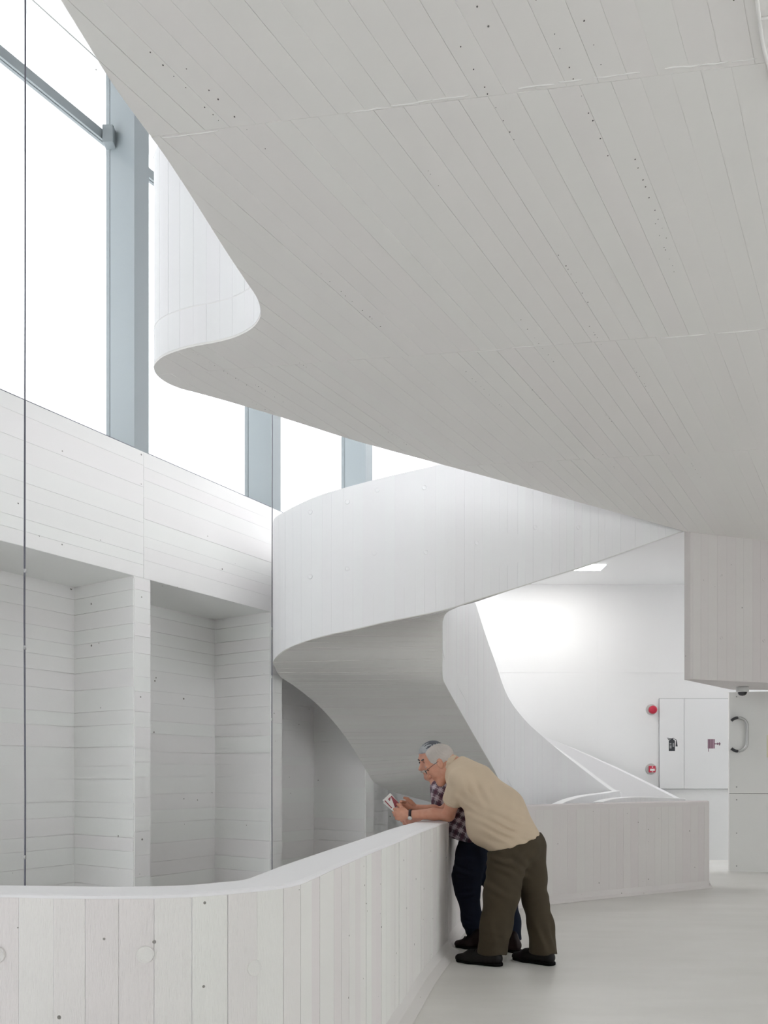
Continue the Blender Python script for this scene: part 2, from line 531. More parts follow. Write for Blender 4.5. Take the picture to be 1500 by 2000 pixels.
# far ceiling with a skylight
cx0, cx1, cy0, cy1 = -0.2, 3.18, 10.1, 11.22
far_pts = [(0.9, 9.55), (FC.x + .3, 9.55), (9.2, 10.4), (9.2, BY), (-.6, BY), (-.6, 10.3)]
c2 = []
def slab_piece(x0, x1, y0, y1):
    return ((x0 + x1) / 2, (y0 + y1) / 2, x1 - x0, y1 - y0)
ceil_far = None
for (x0, x1, y0, y1) in ((1.75, 4.95, 9.9, BY + .1), (4.95, 9.2, 9.75, 10.85), (2.2, 4.95, 9.6, 9.9)):
    a, b, w, h = slab_piece(x0, x1, y0, y1)
    me = box_mesh('ceiling_far', (a, b, CZ2 + .15), (w, h, .3))
    if ceil_far is None:
        ceil_far = link('ceiling_far', me, M_SMOOTH, None, kind='structure')
    else:
        link('ceiling_section', me, M_SMOOTH, ceil_far)

floor_pts_near = None
M_LOW = plain('pale_lower_floor', (0.84, 0.83, 0.82), .8, 0, .2)
lower = link('floor_lower', box_mesh('floor_lower', (1.0, 4.0, -3.75), (18, 18, .3)), M_LOW, None, kind='structure')


# right-hand side and rear: glazed bays between solid piers
wall_right = link('wall_right', box_mesh('wall_right', (9.35, 4.35, -1.65), (.3, 16.5, 3.9)), M_SMOOTH, None, kind='structure')
ys = [-3.6, -.6, 2.4, 5.4, 8.4, 10.7, 12.2]
for k, (a, b) in enumerate(zip(ys, ys[1:])):
    link('pier', box_mesh('pier', (9.35, a + .1, 2.3), (.3, .2, 4.0)), M_SMOOTH, wall_right)
    if k in (2, 3, 4):                                  # solid bays
        link('solid_bay', box_mesh('solid_bay', (9.35, (a + b) / 2, 2.3), (.28, b - a, 4.0)), M_SMOOTH, wall_right)
        continue
    wr = link('window_%d' % (10 + k), box_mesh('window_%d' % (10 + k), (9.3, (a + b) / 2 + .1, .33), (.1, b - a - .2, .06)), M_STEEL, None, kind='structure')
    link('pane', box_mesh('pane', (9.3, (a + b) / 2 + .1, 2.18), (.012, b - a - .2, 3.64)), M_GLASS2, wr)
wc = link('window_20', box_mesh('window_20', (6.3, 11.5, .03), (.08, 1.35, .06)), M_STEEL, None, kind='structure')  # unseen window, added to brighten the back wall near the cabinet
link('pane', box_mesh('pane', (6.3, 11.5, 2.1), (.012, 1.35, 4.08)), M_GLASS2, wc)
link('wall_right_upper', box_mesh('wall_right_upper', (9.35, 4.35, 6.9), (.3, 16.5, 5.4)), M_SMOOTH, None, kind='structure')
wall_front = link('wall_front', box_mesh('wall_front', (3.0, -3.75, 3.0), (13.0, .3, 13.4)), M_SMOOTH, None, kind='structure')
link('wall_section', box_mesh('wall_section', (-6.5, -3.75, 5.5), (6.0, .3, 8.4)), M_SMOOTH, wall_front)
wq = link('window_21', box_mesh('window_21', (-6.5, -3.7, -3.4), (6.0, .1, .08)), M_STEEL, None, kind='structure')      # unseen lower-level glazing, added to brighten the wall recesses
link('pane', box_mesh('pane', (-6.5, -3.7, -1.03), (6.0, .012, 4.66)), M_GLASS2, wq)
a = WP(-7.65, 0); b = WP(-14.6, 0); c = WP(-14.6, .5); d = WP(-7.65, .5)
link('wall_left_rear', prism_mesh('wall_left_rear', [tuple(p) for p in (a, b, c, d)], -3.6, 9.6), M_WALLH, None, kind='structure')
link('wall_back_return', box_mesh('wall_back_return', (.1, BY + .6, .35), (2.0, .5, 7.9)), M_WALLH, None, kind='structure')

# linear lamp let into the far ceiling
M_LAMP, _nt, _b = new_mat('lit_diffuser')
_b.inputs['Emission Color'].default_value = (1, .985, .96, 1); _b.inputs['Emission Strength'].default_value = 3.8
lamp = thing('linear_ceiling_light', (2.42, 11.15, CZ2), 'bright linear ceiling light glimpsed under the staircase ribbon', 'lamp')
link('diffuser', box_mesh('diffuser', (0, 0, -.006), (1.32, .28, .012)), M_LAMP, lamp)
for sx in (-1, 1):
    link('end_cap', box_mesh('end_cap', (sx * .665, 0, -.007), (.01, .29, .014)), M_STEEL, lamp)

# thin fins left at the cross joints of the soffit, blow holes along its board joints
M_FIN = plain('white_joint_fin', (.9, .89, .87), .7)
for (xa, ya, xb, yb) in ((318, 268, 428, 255), (683, 218, 756, 209), (763, 207, 842, 195), (846, 194, 918, 186), (1012, 171, 1083, 164), (1090, 160, 1140, 154), (1160, 151, 1252, 141),
                         (1300, 133, 1365, 127), (1366, 127, 1424, 118), (1430, 119, 1478, 114), (913, 688, 985, 682), (1000, 678, 1100, 671), (1290, 660, 1380, 652), (1400, 651, 1490, 643)):
    A_, B_ = onz(xa, ya, SLABZ), onz(xb, yb, SLABZ)
    fin = tube_mesh('joint_fin', [A_.lerp(B_, t) + Vector((rnd(-.003, .003), rnd(-.003, .003), -.002)) for t in (0, .25, .5, .75, 1)], [.0015, .0035, .0025, .0035, .0015], 5)
    link('joint_fin', fin, M_FIN, ceiling)
M_PIT = plain('blow_hole', (.10, .095, .09), .9)
vs, fs = [], []
rr_ = random.Random(3)
for line in range(120):
    u = ulo + rr_.random() * (uhi - ulo)
    t0 = rr_.uniform(1.5, 8)
    for k in range(rr_.randint(3, 9)):
        t0 += rr_.uniform(.02, .12)
        p = bnor * u + bdir * t0
        if not (2.3 < p.y < 9.3 and abs(p.x) < p.y * .5): continue
        # inside the slab only
        q_ = False; j = len(slab_poly) - 1
        for i in range(len(slab_poly)):
            (xi, yi), (xj, yj) = slab_poly[i], slab_poly[j]
            if (yi > p.y) != (yj > p.y) and p.x < (xj - xi) * (p.y - yi) / (yj - yi) + xi: q_ = not q_
            j = i
        if not q_: continue
        r = rr_.uniform(.0014, .0036); b0 = len(vs)
        off = rr_.uniform(-.004, .004)
        for a in range(6):
            vs.append((p.x + off + r * math.cos(a * math.pi / 3), p.y + r * 1.3 * math.sin(a * math.pi / 3), SLABZ - .0034))
        fs.append(list(range(b0, b0 + 6)))
link('blow_holes', mesh('blow_holes', vs, fs), M_PIT, ceiling, kind='stuff')
# surface conduit at the right-hand edge of the ceiling
cd = thing('cable_conduit', onz(1490, 90, SLABZ - .008), 'thin white cable conduit on the ceiling at the top right corner', 'conduit')
c1 = [onz(x, y, SLABZ - .008) for x, y in ((1472, -60), (1478, 0), (1483, 36), (1487, 70), (1493, 100), (1503, 135), (1520, 180))]
local_ = lambda o: setattr(o, 'matrix_parent_inverse', Matrix.Translation(-cd.location))
local_(link('conduit_run', tube_mesh('conduit_run', c1, .0065, 8), M_FIN, cd))
local_(link('conduit_branch', tube_mesh('conduit_branch', [onz(1483, 37, SLABZ - .008), onz(1530, 32, SLABZ - .008)], .005, 8), M_FIN, cd))

# ------------------------------------------------------------------ roof over the void
roof = link('ceiling_roof', box_mesh('ceiling_roof', (1.0, 2.6, 8.65), (18, 13.2, .3)), M_SMOOTH, None, kind='structure')

# ------------------------------------------------------------------ parapet round the void
PZ = .967
front_px = [(-700, 1738), (-300, 1742), (0, 1745), (100, 1747), (200, 1748), (300, 1747), (400, 1743), (480, 1736), (540, 1730), (582, 1722), (615, 1709),
            (648, 1694), (720, 1664), (780, 1640), (830, 1619), (876, 1604)]
fr = [onz(x, y, PZ).xy for x, y in front_px]
fr = [Vector((p.x, p.y)) for p in catmull(fr, 5)]
gp = [onz(x, y, 0).xy for x, y in ((886, 1853), (913, 1817), (955, 1793), (1013, 1776), (1090, 1766), (1240, 1750), (1393, 1735))]
gp = [Vector((p.x, p.y)) for p in catmull(gp, 6)]
def offset_path(pts, d):
    out = []
    for i, p in enumerate(pts):
        t = (pts[min(i + 1, len(pts) - 1)] - pts[max(i - 1, 0)]).normalized()
        dd = d[i] if isinstance(d, list) else d
        out.append(p + Vector((-t.y, t.x)) * dd)      # left of travel = void side
    return out
far_face = offset_path(gp, .055)
nF, nM = len(fr), len(far_face)
parapet = thing('parapet_wall', (.4, 5.2, 0), 'long white board-marked concrete parapet curving from the foreground past the two men', 'parapet')
rows_n = []
bk = offset_path(fr, [.17 + .06 * i / nF for i in range(nF)])
for a, b in zip(fr, bk):
    rows_n.append((a.x, a.y, b.x, b.y, -.3, PZ))
o = local(wall_body('near_run', rows_n, parapet, M_STAIR), parapet)
def bevel(o, w=.012, seg=2):
    m = o.modifiers.new('bevel', 'BEVEL'); m.width = w; m.segments = seg; m.limit_method = 'ANGLE'; m.angle_limit = math.radians(50)
bevel(o, .014)
rows_f = []
bk2 = offset_path(far_face, .2)
bk2[-1] = far_face[-1] + Vector((.33, .944)) * .235; bk2[-2] = far_face[-2] + Vector((.1, .99)) * .22
for i, (a, b) in enumerate(zip(far_face, bk2)):
    rows_f.append((a.x, a.y, b.x, b.y, -.3, PZ + .04 * min(1, i / (nM * .55))))
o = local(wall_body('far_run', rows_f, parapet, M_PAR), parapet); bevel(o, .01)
PN, PF = Poly(fr), Poly(far_face)
def S_n(u, v):
    p = PN(u); return np.array([p[0], p[1], v])
def S_m(u, v):
    p = PF(u); return np.array([p[0], p[1], v])
u = .35
while u < PN.len - .02:
    w = min(rnd(.096, .116), PN.len - u)
    local(strip('board_mark', S_n, u + .001, u + w - .001, .03, PZ - .012, rnd(.0006, .0042), parapet, M_NEAR, 4), parapet)
    u += w
u = .02
while u < PF.len - .04:
    w = min(rnd(.1, .13), PF.len - u - .02)
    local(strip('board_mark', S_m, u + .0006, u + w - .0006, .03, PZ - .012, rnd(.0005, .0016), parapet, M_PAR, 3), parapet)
    u += w
# tie holes of the foreground run
for (x, y, r) in ((-6, 1864, .0235), (284, 1864, .0235), (496, 1890, .0235)):
    best = min(range(nF * 20), key=lambda k: abs((lambda p: (p[0] / p[1]) - (x - CX) / F)(PN(PN.len * k / (nF * 20)))) + (0 if PN(PN.len * k / (nF * 20))[1] < 3.2 else 9))
    s = PN.len * best / (nF * 20); p = PN(s); t = PN(s + .02) - PN(s - .02)
    n_ = Vector((t[1], -t[0], 0)).normalized()
    local(dimple(parapet, Vector((p[0], p[1], CAMZ + (HY - y) / F * p[1])) + n_ * .0042, n_, r, M_NEAR), parapet)

# cove between parapet and floor
def cove(name, path, hgt, wid, parent):
    out = offset_path(path, -wid)
    vs, fs = [], []
    for a, b in zip(path, out):
        m = a.lerp(b, .34)
        vs += [(a.x, a.y, hgt), (m.x, m.y, hgt * .36), (b.x, b.y, .002), (a.x, a.y, -.01)]
    n = len(path)
    for i in range(n - 1):
        for k in range(4):
            fs.append([i * 4 + k, i * 4 + (k + 1) % 4, i * 4 + 4 + (k + 1) % 4, i * 4 + 4 + k])
    fs += [[0, 1, 2, 3], [4 * n - 1, 4 * n - 2, 4 * n - 3, 4 * n - 4]]
    return local(link(name, fix_normals(mesh(name, vs, fs)), M_PAR, parent), parent)
cove('cove_skirting', [p for p in fr if p.x > -1.6], .085, .085, parapet)
cove('cove_skirting', far_face, .085, .055, parapet)
endp = far_face[-1]; tend = (far_face[-1] - far_face[-2]).normalized(); nend = Vector((-tend.y, tend.x))
cove('cove_skirting', [endp + Vector((-.33, -.944)) * .03, endp + Vector((.33, .944)) * .235], .06, .035, parapet)

# ------------------------------------------------------------------ floor (void cut out)
fl = [tuple(p) for p in offset_path(fr, .1)] + [tuple(p) for p in offset_path(far_face, .1)]
fl += [(3.35, 9.75), (2.95, 10.3), (2.9, 10.9), (2.9, BY + .1), (9.2, BY + .1), (9.2, -3.6), (fl[0][0], -3.6)]
floor = link('floor', prism_mesh('floor', fl, -.3, 0), M_FLOOR, None, kind='structure')

# ------------------------------------------------------------------ the spiralling staircase
def Wz(x, d, z):
    p = W(x, HY, d); return Vector((p.x, p.y, z))
def top_at(y, d): return CAMZ + (HY - y) / F * d * KD
st = []
def add(ox, oy, od, ot, ix, iy, idp, it, oz=None, iz=None):
    o = W(ox, oy, od); i = W(ix, iy, idp)
    if oz is not None: o.z = oz
    if iz is not None: i.z = iz
    otz = top_at(ot, od) if ot is not None else o.z + 1.40 * 1.0
    itz = top_at(it, idp) if it is not None else i.z + 1.42
    st.append(Vector((o.x, o.y, o.z, otz, i.x, i.y, i.z, itz)))
add(1330, 0, 11.25, 1560, 1204, 0, 10.35, 1549, -.32, -.32)
add(1292, 0, 11.25, 1541, 1188, 0, 10.35, 1540, -.25, -.25)
add(1190, 0, 11.25, 1492, 1120, 0, 10.35, 1488, .05, .05)
add(1060, 0, 11.2, 1440, 1070, 0, 10.3, 1447, .33, .33)
add(940, 0, 11.15, None, 1028, 0, 10.15, 1409, .62, .62)
add(850, 1570, 11.05, None, 995, 1566, 9.9, 1366)
add(735, 1531, 10.0, None, 966, 1506, 9.5, 1290)
add(704, 1485, 9.7, None, 947, 1473, 9.25, 1236)
add(673, 1437, 9.4, None, 926, 1437, 9.0, 1170)
add(625, 1381, 9.0, None, 894, 1381, 8.65, 1080)
add(575, 1340, 8.5, None, 871, 1340, 8.35, 1025)
add(548, 1322, 8.1, None, 865, 1325, 8.27, None)
add(538, 1305, 7.75, None, 864, 1302, 8.2, None)
add(535, 1290, 7.45, 1015, 864, 1282, 8.17, None)
add(560, 1268, 7.25, 997, 864, 1263, 8.15, None)
add(620, 1246, 7.1, 969, 864, 1247, 8.13, None)
add(690, 1230, 7.05, 948, 864, 1235, 8.12, None)
add(760, 1214, 7.05, 930, 864, 1224, 8.12, None)
add(820, 1202, 7.07, 916, 865, 1212, 8.12, None)
add(870, 1191, 7.1, 904, 870, 1199, 8.14, None)
add(930, 1172, 7.2, 886, 885, 1188, 8.2, None)
add(1000, 1151, 7.35, None, 935, 1173, 8.35, None)
add(1075, 1127, 7.5, None, 1010, 1140, 8.6, None)
add(1150, 1103, 7.68, None, 1100, 1106, 8.9, None)
add(1300, 1050, 8.1, None, 1250, 1050, 9.3, None)
add(1352, 1031, 8.26, None, 1300, 1032, 9.45, None)
stq = catmull(st, 10)
rows = [list(r) for r in stq]
stair = thing('spiral_staircase', (rows[130][0], rows[130][1], 0), 'white concrete staircase twisting round between the windows and the bright back wall', 'staircase')
PO = Poly(rows, [(r[0], r[1]) for r in rows])
PI_ = Poly(rows, [(r[4], r[5], r[6]) for r in rows])
mid = [((r[0] + r[4]) / 2, (r[1] + r[5]) / 2, (r[2] + r[6]) / 2) for r in rows]
PM = Poly(rows, [((r[0] * .65 + r[4] * .35), (r[1] * .65 + r[5] * .35), (r[2] * .65 + r[6] * .35)) for r in rows])
ro, ri = [], []
for r in rows:
    o2, i2 = Vector((r[0], r[1])), Vector((r[4], r[5]))
    a = (i2 - o2).normalized()
    b_o = o2 + a * .12; b_i = i2 - a * .12
    ro.append((r[0], r[1], b_o.x, b_o.y, r[2] + .012, r[3]))
    ri.append((r[4], r[5], b_i.x, b_i.y, r[6] + .012, r[7]))
o = local(wall_body('outer_balustrade', ro, stair, M_STAIR), stair)
o = local(wall_body('inner_balustrade', ri, stair, M_STAIR), stair)
# flight: ruled slab between the two balustrades
vs, fs = [], []
for r in rows:
    vs += [(r[0], r[1], r[2]), (r[4], r[5], r[6]), (r[4], r[5], r[6] + .3), (r[0], r[1], r[2] + .3)]
for i in range(len(rows) - 1):
    for k in range(4):
        fs.append([i * 4 + k, i * 4 + (k + 1) % 4, i * 4 + 4 + (k + 1) % 4, i * 4 + 4 + k])
fs += [[0, 1, 2, 3], [len(vs) - 1, len(vs) - 2, len(vs) - 3, len(vs) - 4]]
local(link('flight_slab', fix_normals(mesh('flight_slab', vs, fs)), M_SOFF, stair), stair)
# steps cast on the slab
nst = 24
for k in range(nst):
    a = PM(PM.len * (k + .0) / nst); b = PM(PM.len * (k + 1.0) / nst)
    z = max(a[2], a[6], b[2], b[6]) + .33
    pts = [(a[0], a[1]), (b[0], b[1]), (b[4], b[5]), (a[4], a[5])]
    zz = [a[2] + .25, b[2] + .25, b[6] + .25, a[6] + .25]
    tv = [(p[0], p[1], q) for p, q in zip(pts, zz)] + [(p[0], p[1], max(z, q + .02)) for p, q in zip(pts, zz)]
    local(link('step', fix_normals(mesh('step', tv, [[0, 1, 2, 3], [4, 5, 6, 7], [0, 1, 5, 4], [1, 2, 6, 5], [2, 3, 7, 6], [3, 0, 4, 7]])), M_STAIR, stair), stair)
# board marks: upright on both balustrades, crosswise under the flight
def S_o(u, v):
    r = PO(u); return np.array([r[0], r[1], r[2] + (r[3] - r[2]) * v])
def S_i(u, v):
    r = PI_(u); return np.array([r[4], r[5], r[6] + (r[7] - r[6]) * v])
def S_s(u, v):
    r = PM(u); return np.array([r[0] + (r[4] - r[0]) * v, r[1] + (r[5] - r[1]) * v, r[2] + (r[6] - r[2]) * v])
def arc_of(P, i): return P.s[i]
u = arc_of(PO, 110)
while u < PO.len - .05:
    w = rnd(.085, .115)
    local(strip('board_mark', S_o, u + .0006, min(u + w, PO.len) - .0006, .004, .996, rnd(.0005, .0026), stair, M_STAIR, 3, 2), stair)
    u += w
u = .3
while u < arc_of(PI_, 122):
    w = rnd(.085, .115)
    local(strip('board_mark', S_i, u + .0006, u + w - .0006, .004, .996, rnd(.0005, .002), stair, M_STAIR, 3, 2), stair)
    u += w
u = arc_of(PM, 30)
while u < arc_of(PM, 215):
    w = rnd(.05, .08)
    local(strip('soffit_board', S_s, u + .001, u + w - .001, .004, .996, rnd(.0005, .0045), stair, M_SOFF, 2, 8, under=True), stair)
    u += w
# tie holes on the outer balustrade
for (x, y) in ((606, 1000), (606, 1126), (677, 980), (677, 1111), (735, 957), (833, 1078), (932, 1060), (1046, 1030), (1130, 1030), (730, 1080), (829, 952)):
    best, bs = 9e9, None
    for k in range(400):
        s = PO.s[110] + (PO.len - PO.s[110]) * k / 400
        r = PO(s)
        if r[1] > 9.3: continue
        e = abs(r[0] / r[1] - (x - CX) / F)
        if e < best: best, bs = e, s
    r = PO(bs); t = PO(bs + .03)[:2] - PO(bs - .03)[:2]
    n = Vector((t[1], -t[0], 0)).normalized()
    if n.y > 0: n = -n
    local(dimple(stair, Vector((r[0], r[1], CAMZ + (HY - y) / F * r[1])) + n * .002, n, .022, M_STAIR), stair)
for c in stair.children:
    if c.name.startswith('tie_hole'): c.matrix_parent_inverse = Matrix.Translation(-stair.location)

# low return walls at the foot of the stair
def low_wall(name, px, th, label, mat=M_STAIR):
    pts = [W(x, y, d) for x, y, d in px]
    q = catmull(pts, 6)
    p2 = [Vector((p.x, p.y)) for p in q]
    bk_ = offset_path(p2, th)
    rws = [(a.x, a.y, b.x, b.y, -.35, c.z) for a, b, c in zip(p2, bk_, q)]
    o = wall_body(name, rws, None, mat)
    o['label'] = label; o['category'] = 'parapet'
    bevel(o, .008)
    return o
low_wall('return_parapet', [(1090, 1573, 9.25), (1115, 1562, 9.5), (1145, 1554, 9.8), (1180, 1549, 10.1), (1212, 1544, 10.22)], .13,
         'short white curved wall at the foot of the staircase, beside the mid parapet')
low_wall('stairwell_parapet', [(1178, 1566, 9.25), (1200, 1560, 9.6), (1240, 1556.5, 9.85), (1300, 1557.5, 9.85), (1340, 1560, 9.8)], .12,
         'low white wall behind the mid parapet, only its rim showing')

# ------------------------------------------------------------------ door at the right, with its loop handle
DA = onz(1424, 1703, 0).xy; DB = Vector((DA.x + .46, DA.y - .1)); dd = (DB - DA).normalized(); dn = Vector((dd.y, -dd.x))
ang = math.atan2(dd.y, dd.x)
door = bpy.data.objects.new('door_1', None); COL.objects.link(door); door['kind'] = 'structure'
door.location = (DA.x, DA.y, 0); door.rotation_euler = (0, 0, ang)
M_DOOR = plain('pale_grey_door_panel', (0.86, 0.86, 0.84), 0.5)
M_SCREW = plain('screw_head', (.3, .3, .3), .4, .8)
zs = CAMZ + (HY - 1550) / F * DA.y
ztop = 2.425
link('door_panel', box_mesh('door_panel', (1.0, .03, (zs - .003 + .012) / 2), (2.0, .06, zs - .003 - .012), .002), M_DOOR, door)
link('door_panel', box_mesh('door_panel', (1.0, .03, (zs + .003 + ztop) / 2), (2.0, .06, ztop - zs - .003), .002), M_DOOR, door)
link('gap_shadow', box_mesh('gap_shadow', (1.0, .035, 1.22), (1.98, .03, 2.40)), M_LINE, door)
for zp in (1361, 1537, 1562, 1627, 1691):
    for xx in (.095,):
        me = lathe_mesh('screw', [(.008, 0), (.008, .003), (.005, .005), (.001, .005)], 10, 'Y')
        link('screw', me, M_SCREW, door).location = (xx, -.0005, CAMZ + (HY - zp) / F * DA.y)
# loop handle: an obround ring, half of it reaching over the door edge
M_BRUSH = plain('brushed_steel', (.52, .52, .52), .38, .9)
M_DARKEND = plain('dark_handle_end', (.05, .05, .055), .4, .2)
zc = CAMZ + (HY - 1435) / F * DA.y
hr, hh = .11, .115
def obround(a0, a1, n):
    out = []
    for k in range(n + 1):
        a = a0 + (a1 - a0) * k / n
        out.append(Vector((.105 + hr * math.cos(a), -.05, zc + hr * math.sin(a) + (hh if math.sin(a) >= 0 else -hh))))
    return out
ring = [(p.x, p.y, p.z) for p in obround(math.pi * .5 - .05, 0, 10)] + [(p.x, p.y, p.z) for p in obround(-1e-4, -math.pi * .5 + .05, 10)]
link('handle', tube_mesh('handle', ring, .019, 10), M_BRUSH, door)
link('handle_end', tube_mesh('handle_end', [tuple(p) for p in obround(math.pi * .5 + .05, math.pi * .78, 6)], .019, 10), M_DARKEND, door)
link('handle_end', tube_mesh('handle_end', [tuple(p) for p in obround(-math.pi * .5 - .05, -math.pi * .78, 6)], .019, 10), M_DARKEND, door)
for sg in (1, -1):
    link('handle_mount', tube_mesh('handle_mount', [(.105, -.05, zc + sg * (hr + hh)), (.105, .01, zc + sg * (hr + hh))], .009, 8), M_BRUSH, door)
M_NOTE = plain('cream_paper', (.78, .77, .60), .7)
M_INK = plain('grey_ink', (.25, .25, .25), .7)
note = thing('paper_notice', (0, 0, 0), 'small cream paper notice stuck on the grey door at the frame edge', 'notice')
note.location = door.matrix_basis @ Vector((.545, -.001, CAMZ + (HY - 1458) / F * DA.y))
note.rotation_euler = (0, 0, ang)
link('sheet', box_mesh('sheet', (0, -.002, 0), (.15, .003, .30)), M_NOTE, note)
for k in range(3):
    link('printed_line', box_mesh('printed_line', (0, -.0042, -.095 - .015 * k), (.11, .001, .005)), M_INK, note)

# dome camera under the box
cc = thing('dome_camera', W(1450, 1343, 10.71 * .93 / KD), 'white dome security camera with dark glass bubble under the soffit', 'camera')
cc.location.z = 2.412
M_CAMW = plain('white_plastic', (.75, .75, .74), .4)
M_DOME = plain('smoked_dome', (.03, .03, .035), .08)
link('housing', lathe_mesh('housing', [(.075, .0), (.075, -.05), (.066, -.062), (.058, -.064)], 24), M_CAMW, cc)
link('dome', lathe_mesh('dome', [(.056, -.06), (.054, -.075), (.045, -.093), (.028, -.105), (.001, -.11)], 24), M_DOME, cc)

# ------------------------------------------------------------------ fire cabinet, sounder and call point on the back wall
def BW(x, y): return Vector(((x - CX) / F * BY, BY, CAMZ + (HY - y) / F * BY))
cab = thing('fire_cabinet', (BW(1355, 1540).x, BY, BW(1287, 1540).z), 'flush white fire hose and extinguisher cabinet on the back wall', 'cabinet')
x0, x1, x2 = BW(1287, 0).x, BW(1335, 0).x, BW(1452, 0).x
z0, z1 = BW(0, 1540.5).z, BW(0, 1365).z
M_CAB = plain('white_lacquer', (.9, .9, .905), .5)
M_SEAM = plain('shadow_gap_seal', (.35, .35, .36), .7)
local(link('frame', box_mesh('frame', ((x0 + x2) / 2, BY - .006, (z0 + z1) / 2), (x2 - x0 + .006, .012, z1 - z0 + .010)), M_SEAM, cab), cab)
d1 = local(link('cabinet_door', box_mesh('cabinet_door', ((x0 + x1) / 2, BY - .016, (z0 + z1) / 2), (x1 - x0 - .005, .02, z1 - z0), .002), M_CAB, cab), cab)
d2 = local(link('cabinet_door', box_mesh('cabinet_door', ((x1 + x2) / 2, BY - .016, (z0 + z1) / 2), (x2 - x1 - .005, .02, z1 - z0), .002), M_CAB, cab), cab)
M_ICON = plain('dark_grey_print', (.05, .055, .065), .6)
M_ICON2 = plain('plum_print', (.20, .09, .14), .6)
def flat(name, polys, ox, oy, s, mat, parent):
    """flat printed mark on the cabinet door, in pixels of the photograph about (ox, oy)"""
    vs, fs = [], []
    for poly in polys:
        b = len(vs)
        for (px, py) in poly:
            p = BW(ox + px * s, oy + py * s); vs.append((p.x, BY - .0268, p.z))
        fs.append(list(range(b, b + len(poly))))
    me = mesh(name, vs, fs)
    bm = bmesh.new(); bm.from_mesh(me)
    r = bmesh.ops.extrude_face_region(bm, geom=bm.faces[:])
    bmesh.ops.translate(bm, vec=(0, .001, 0), verts=[g for g in r['geom'] if isinstance(g, bmesh.types.BMVert)])
    bmesh.ops.recalc_face_normals(bm, faces=bm.faces); bm.to_mesh(me); bm.free()
    o = link(name, me, mat, parent)
    return o
flat('extinguisher_symbol', [[(-6, -8), (-4, -10), (4, -10), (6, -8), (6, 12), (-6, 12)], [(-2, -12), (3, -12), (3, -10), (-2, -10)],
      [(-9, -14), (-2, -12.4), (4, -13.8), (4, -12.6), (-2, -11.2), (-9, -12.6)], [(-8, -11), (-2, -11.5), (-2, -10.6), (-7, -9.6)],
      [(4, -12.6), (9, -10), (9, -8.6), (4, -11.4)], [(8, -9), (9.4, -9), (11.4, 3), (7.2, 3)]], 1311, 1455, 1.0, M_ICON, d1)
flat('extinguisher_label', [[(-4.4, -3.5), (-1, -3.5), (-1, -1), (-4.4, -1)], [(1.6, -3.5), (4.4, -3.5), (4.4, 4), (1.6, 4)], [(-4.4, 1), (-.6, 1), (-.6, 7), (-4.4, 7)]], 1311, 1455, 1.0, M_SEAM, d1).location = (0, -.0008, 0)
flat('hose_reel_symbol', [[(-13 + 2.9 * k, -9), (-11.4 + 2.9 * k, -9), (-11.4 + 2.9 * k, 9), (-13 + 2.9 * k, 9)] for k in range(5)] +
     [[(0, -.8), (12, -.8), (12, .8), (0, .8)], [(5.5, -2.4), (7, -2.4), (7, 2.4), (5.5, 2.4)], [(9, -3.2), (10.6, -3.2), (10.6, 3.2), (9, 3.2)], [(-12, 9), (-10.8, 9), (-10.8, 15), (-12, 15)]], 1394, 1453, 1.0, M_ICON2, d2)
M_PINK = plain('pale_plum_print', (.50, .36, .42), .6)
flat('hose_reel_tint', [[(-13, -9), (.6, -9), (.6, 9), (-13, 9)]], 1394, 1453, 1.0, M_PINK, d2).location = (0, .0006, 0)

M_RED = plain('red_plastic', (.62, .03, .07), .35)
M_RIM = plain('grey_white_plastic', (.55, .54, .53), .5)
p = BW(1272, 1386)
sd = thing('fire_alarm_sounder', (p.x, BY, p.z), 'round red alarm sounder in a pale recess, upper one left of the cabinet', 'alarm')
link('back_ring', lathe_mesh('back_ring', [(.085, -.004), (.085, .008), (.078, .012), (.001, .012)], 28, 'Y'), M_RIM, sd)
o = link('sounder_body', lathe_mesh('sounder_body', [(.062, .008), (.062, .05), (.055, .066), (.03, .072), (.001, .073)], 28, 'Y'), M_RED, sd); o.location = (.014, 0, -.004)
p = BW(1271, 1502)
cp = thing('fire_call_point', (p.x, BY, p.z), 'square red manual call point on a pale disc, lower one left of the cabinet', 'alarm')
link('back_ring', lathe_mesh('back_ring', [(.085, -.004), (.085, .008), (.078, .012), (.001, .012)], 28, 'Y'), M_RIM, cp)
link('red_housing', box_mesh('red_housing', (.012, -.025, -.002), (.098, .03, .098), .006), M_RED, cp)
link('glass_plate', box_mesh('glass_plate', (.012, -.042, -.012), (.07, .006, .034), .002), M_CAB, cp)
link('symbol', box_mesh('symbol', (.012, -.042, .03), (.018, .004, .016), .002), M_CAB, cp)
link('symbol', box_mesh('symbol', (.012, -.042, -.04), (.02, .004, .008), .001), M_CAB, cp)

# ------------------------------------------------------------------ hanging steel cables
for (xa, d, zt, lab) in ((48.5, 4.6, 8.48, 'thin grey steel cable hanging at the far left in front of the windows'),
                         (531.5, 6.55, 8.48, 'thin grey steel cable hanging beside the left edge of the staircase')):
    q = W(xa, HY, d)
    cb = thing('steel_cable', (q.x, q.y, -3.55), lab, 'cable')
    lw = .0115 if xa < 100 else .0085
    zs_ = [-3.6, -1, .4, 1.2, 2.3, 4.2, 6.5, zt]
    pts = [(rnd(-.004, .004), 0, z + 3.55) for z in zs_]
    link('cord', tube_mesh('cord', pts, lw / 2, 8), M_CABLE, cb)
    for yy in ((1115, 1265, 1674) if xa < 100 else (1228, 1322, 1405)):
        z = CAMZ + (HY - yy) / F * d * KD
        link('clip', lathe_mesh('clip', [(lw * .75, z + 3.55 - .012), (lw * .75, z + 3.55 + .012)], 8), M_BRUSH, cb)

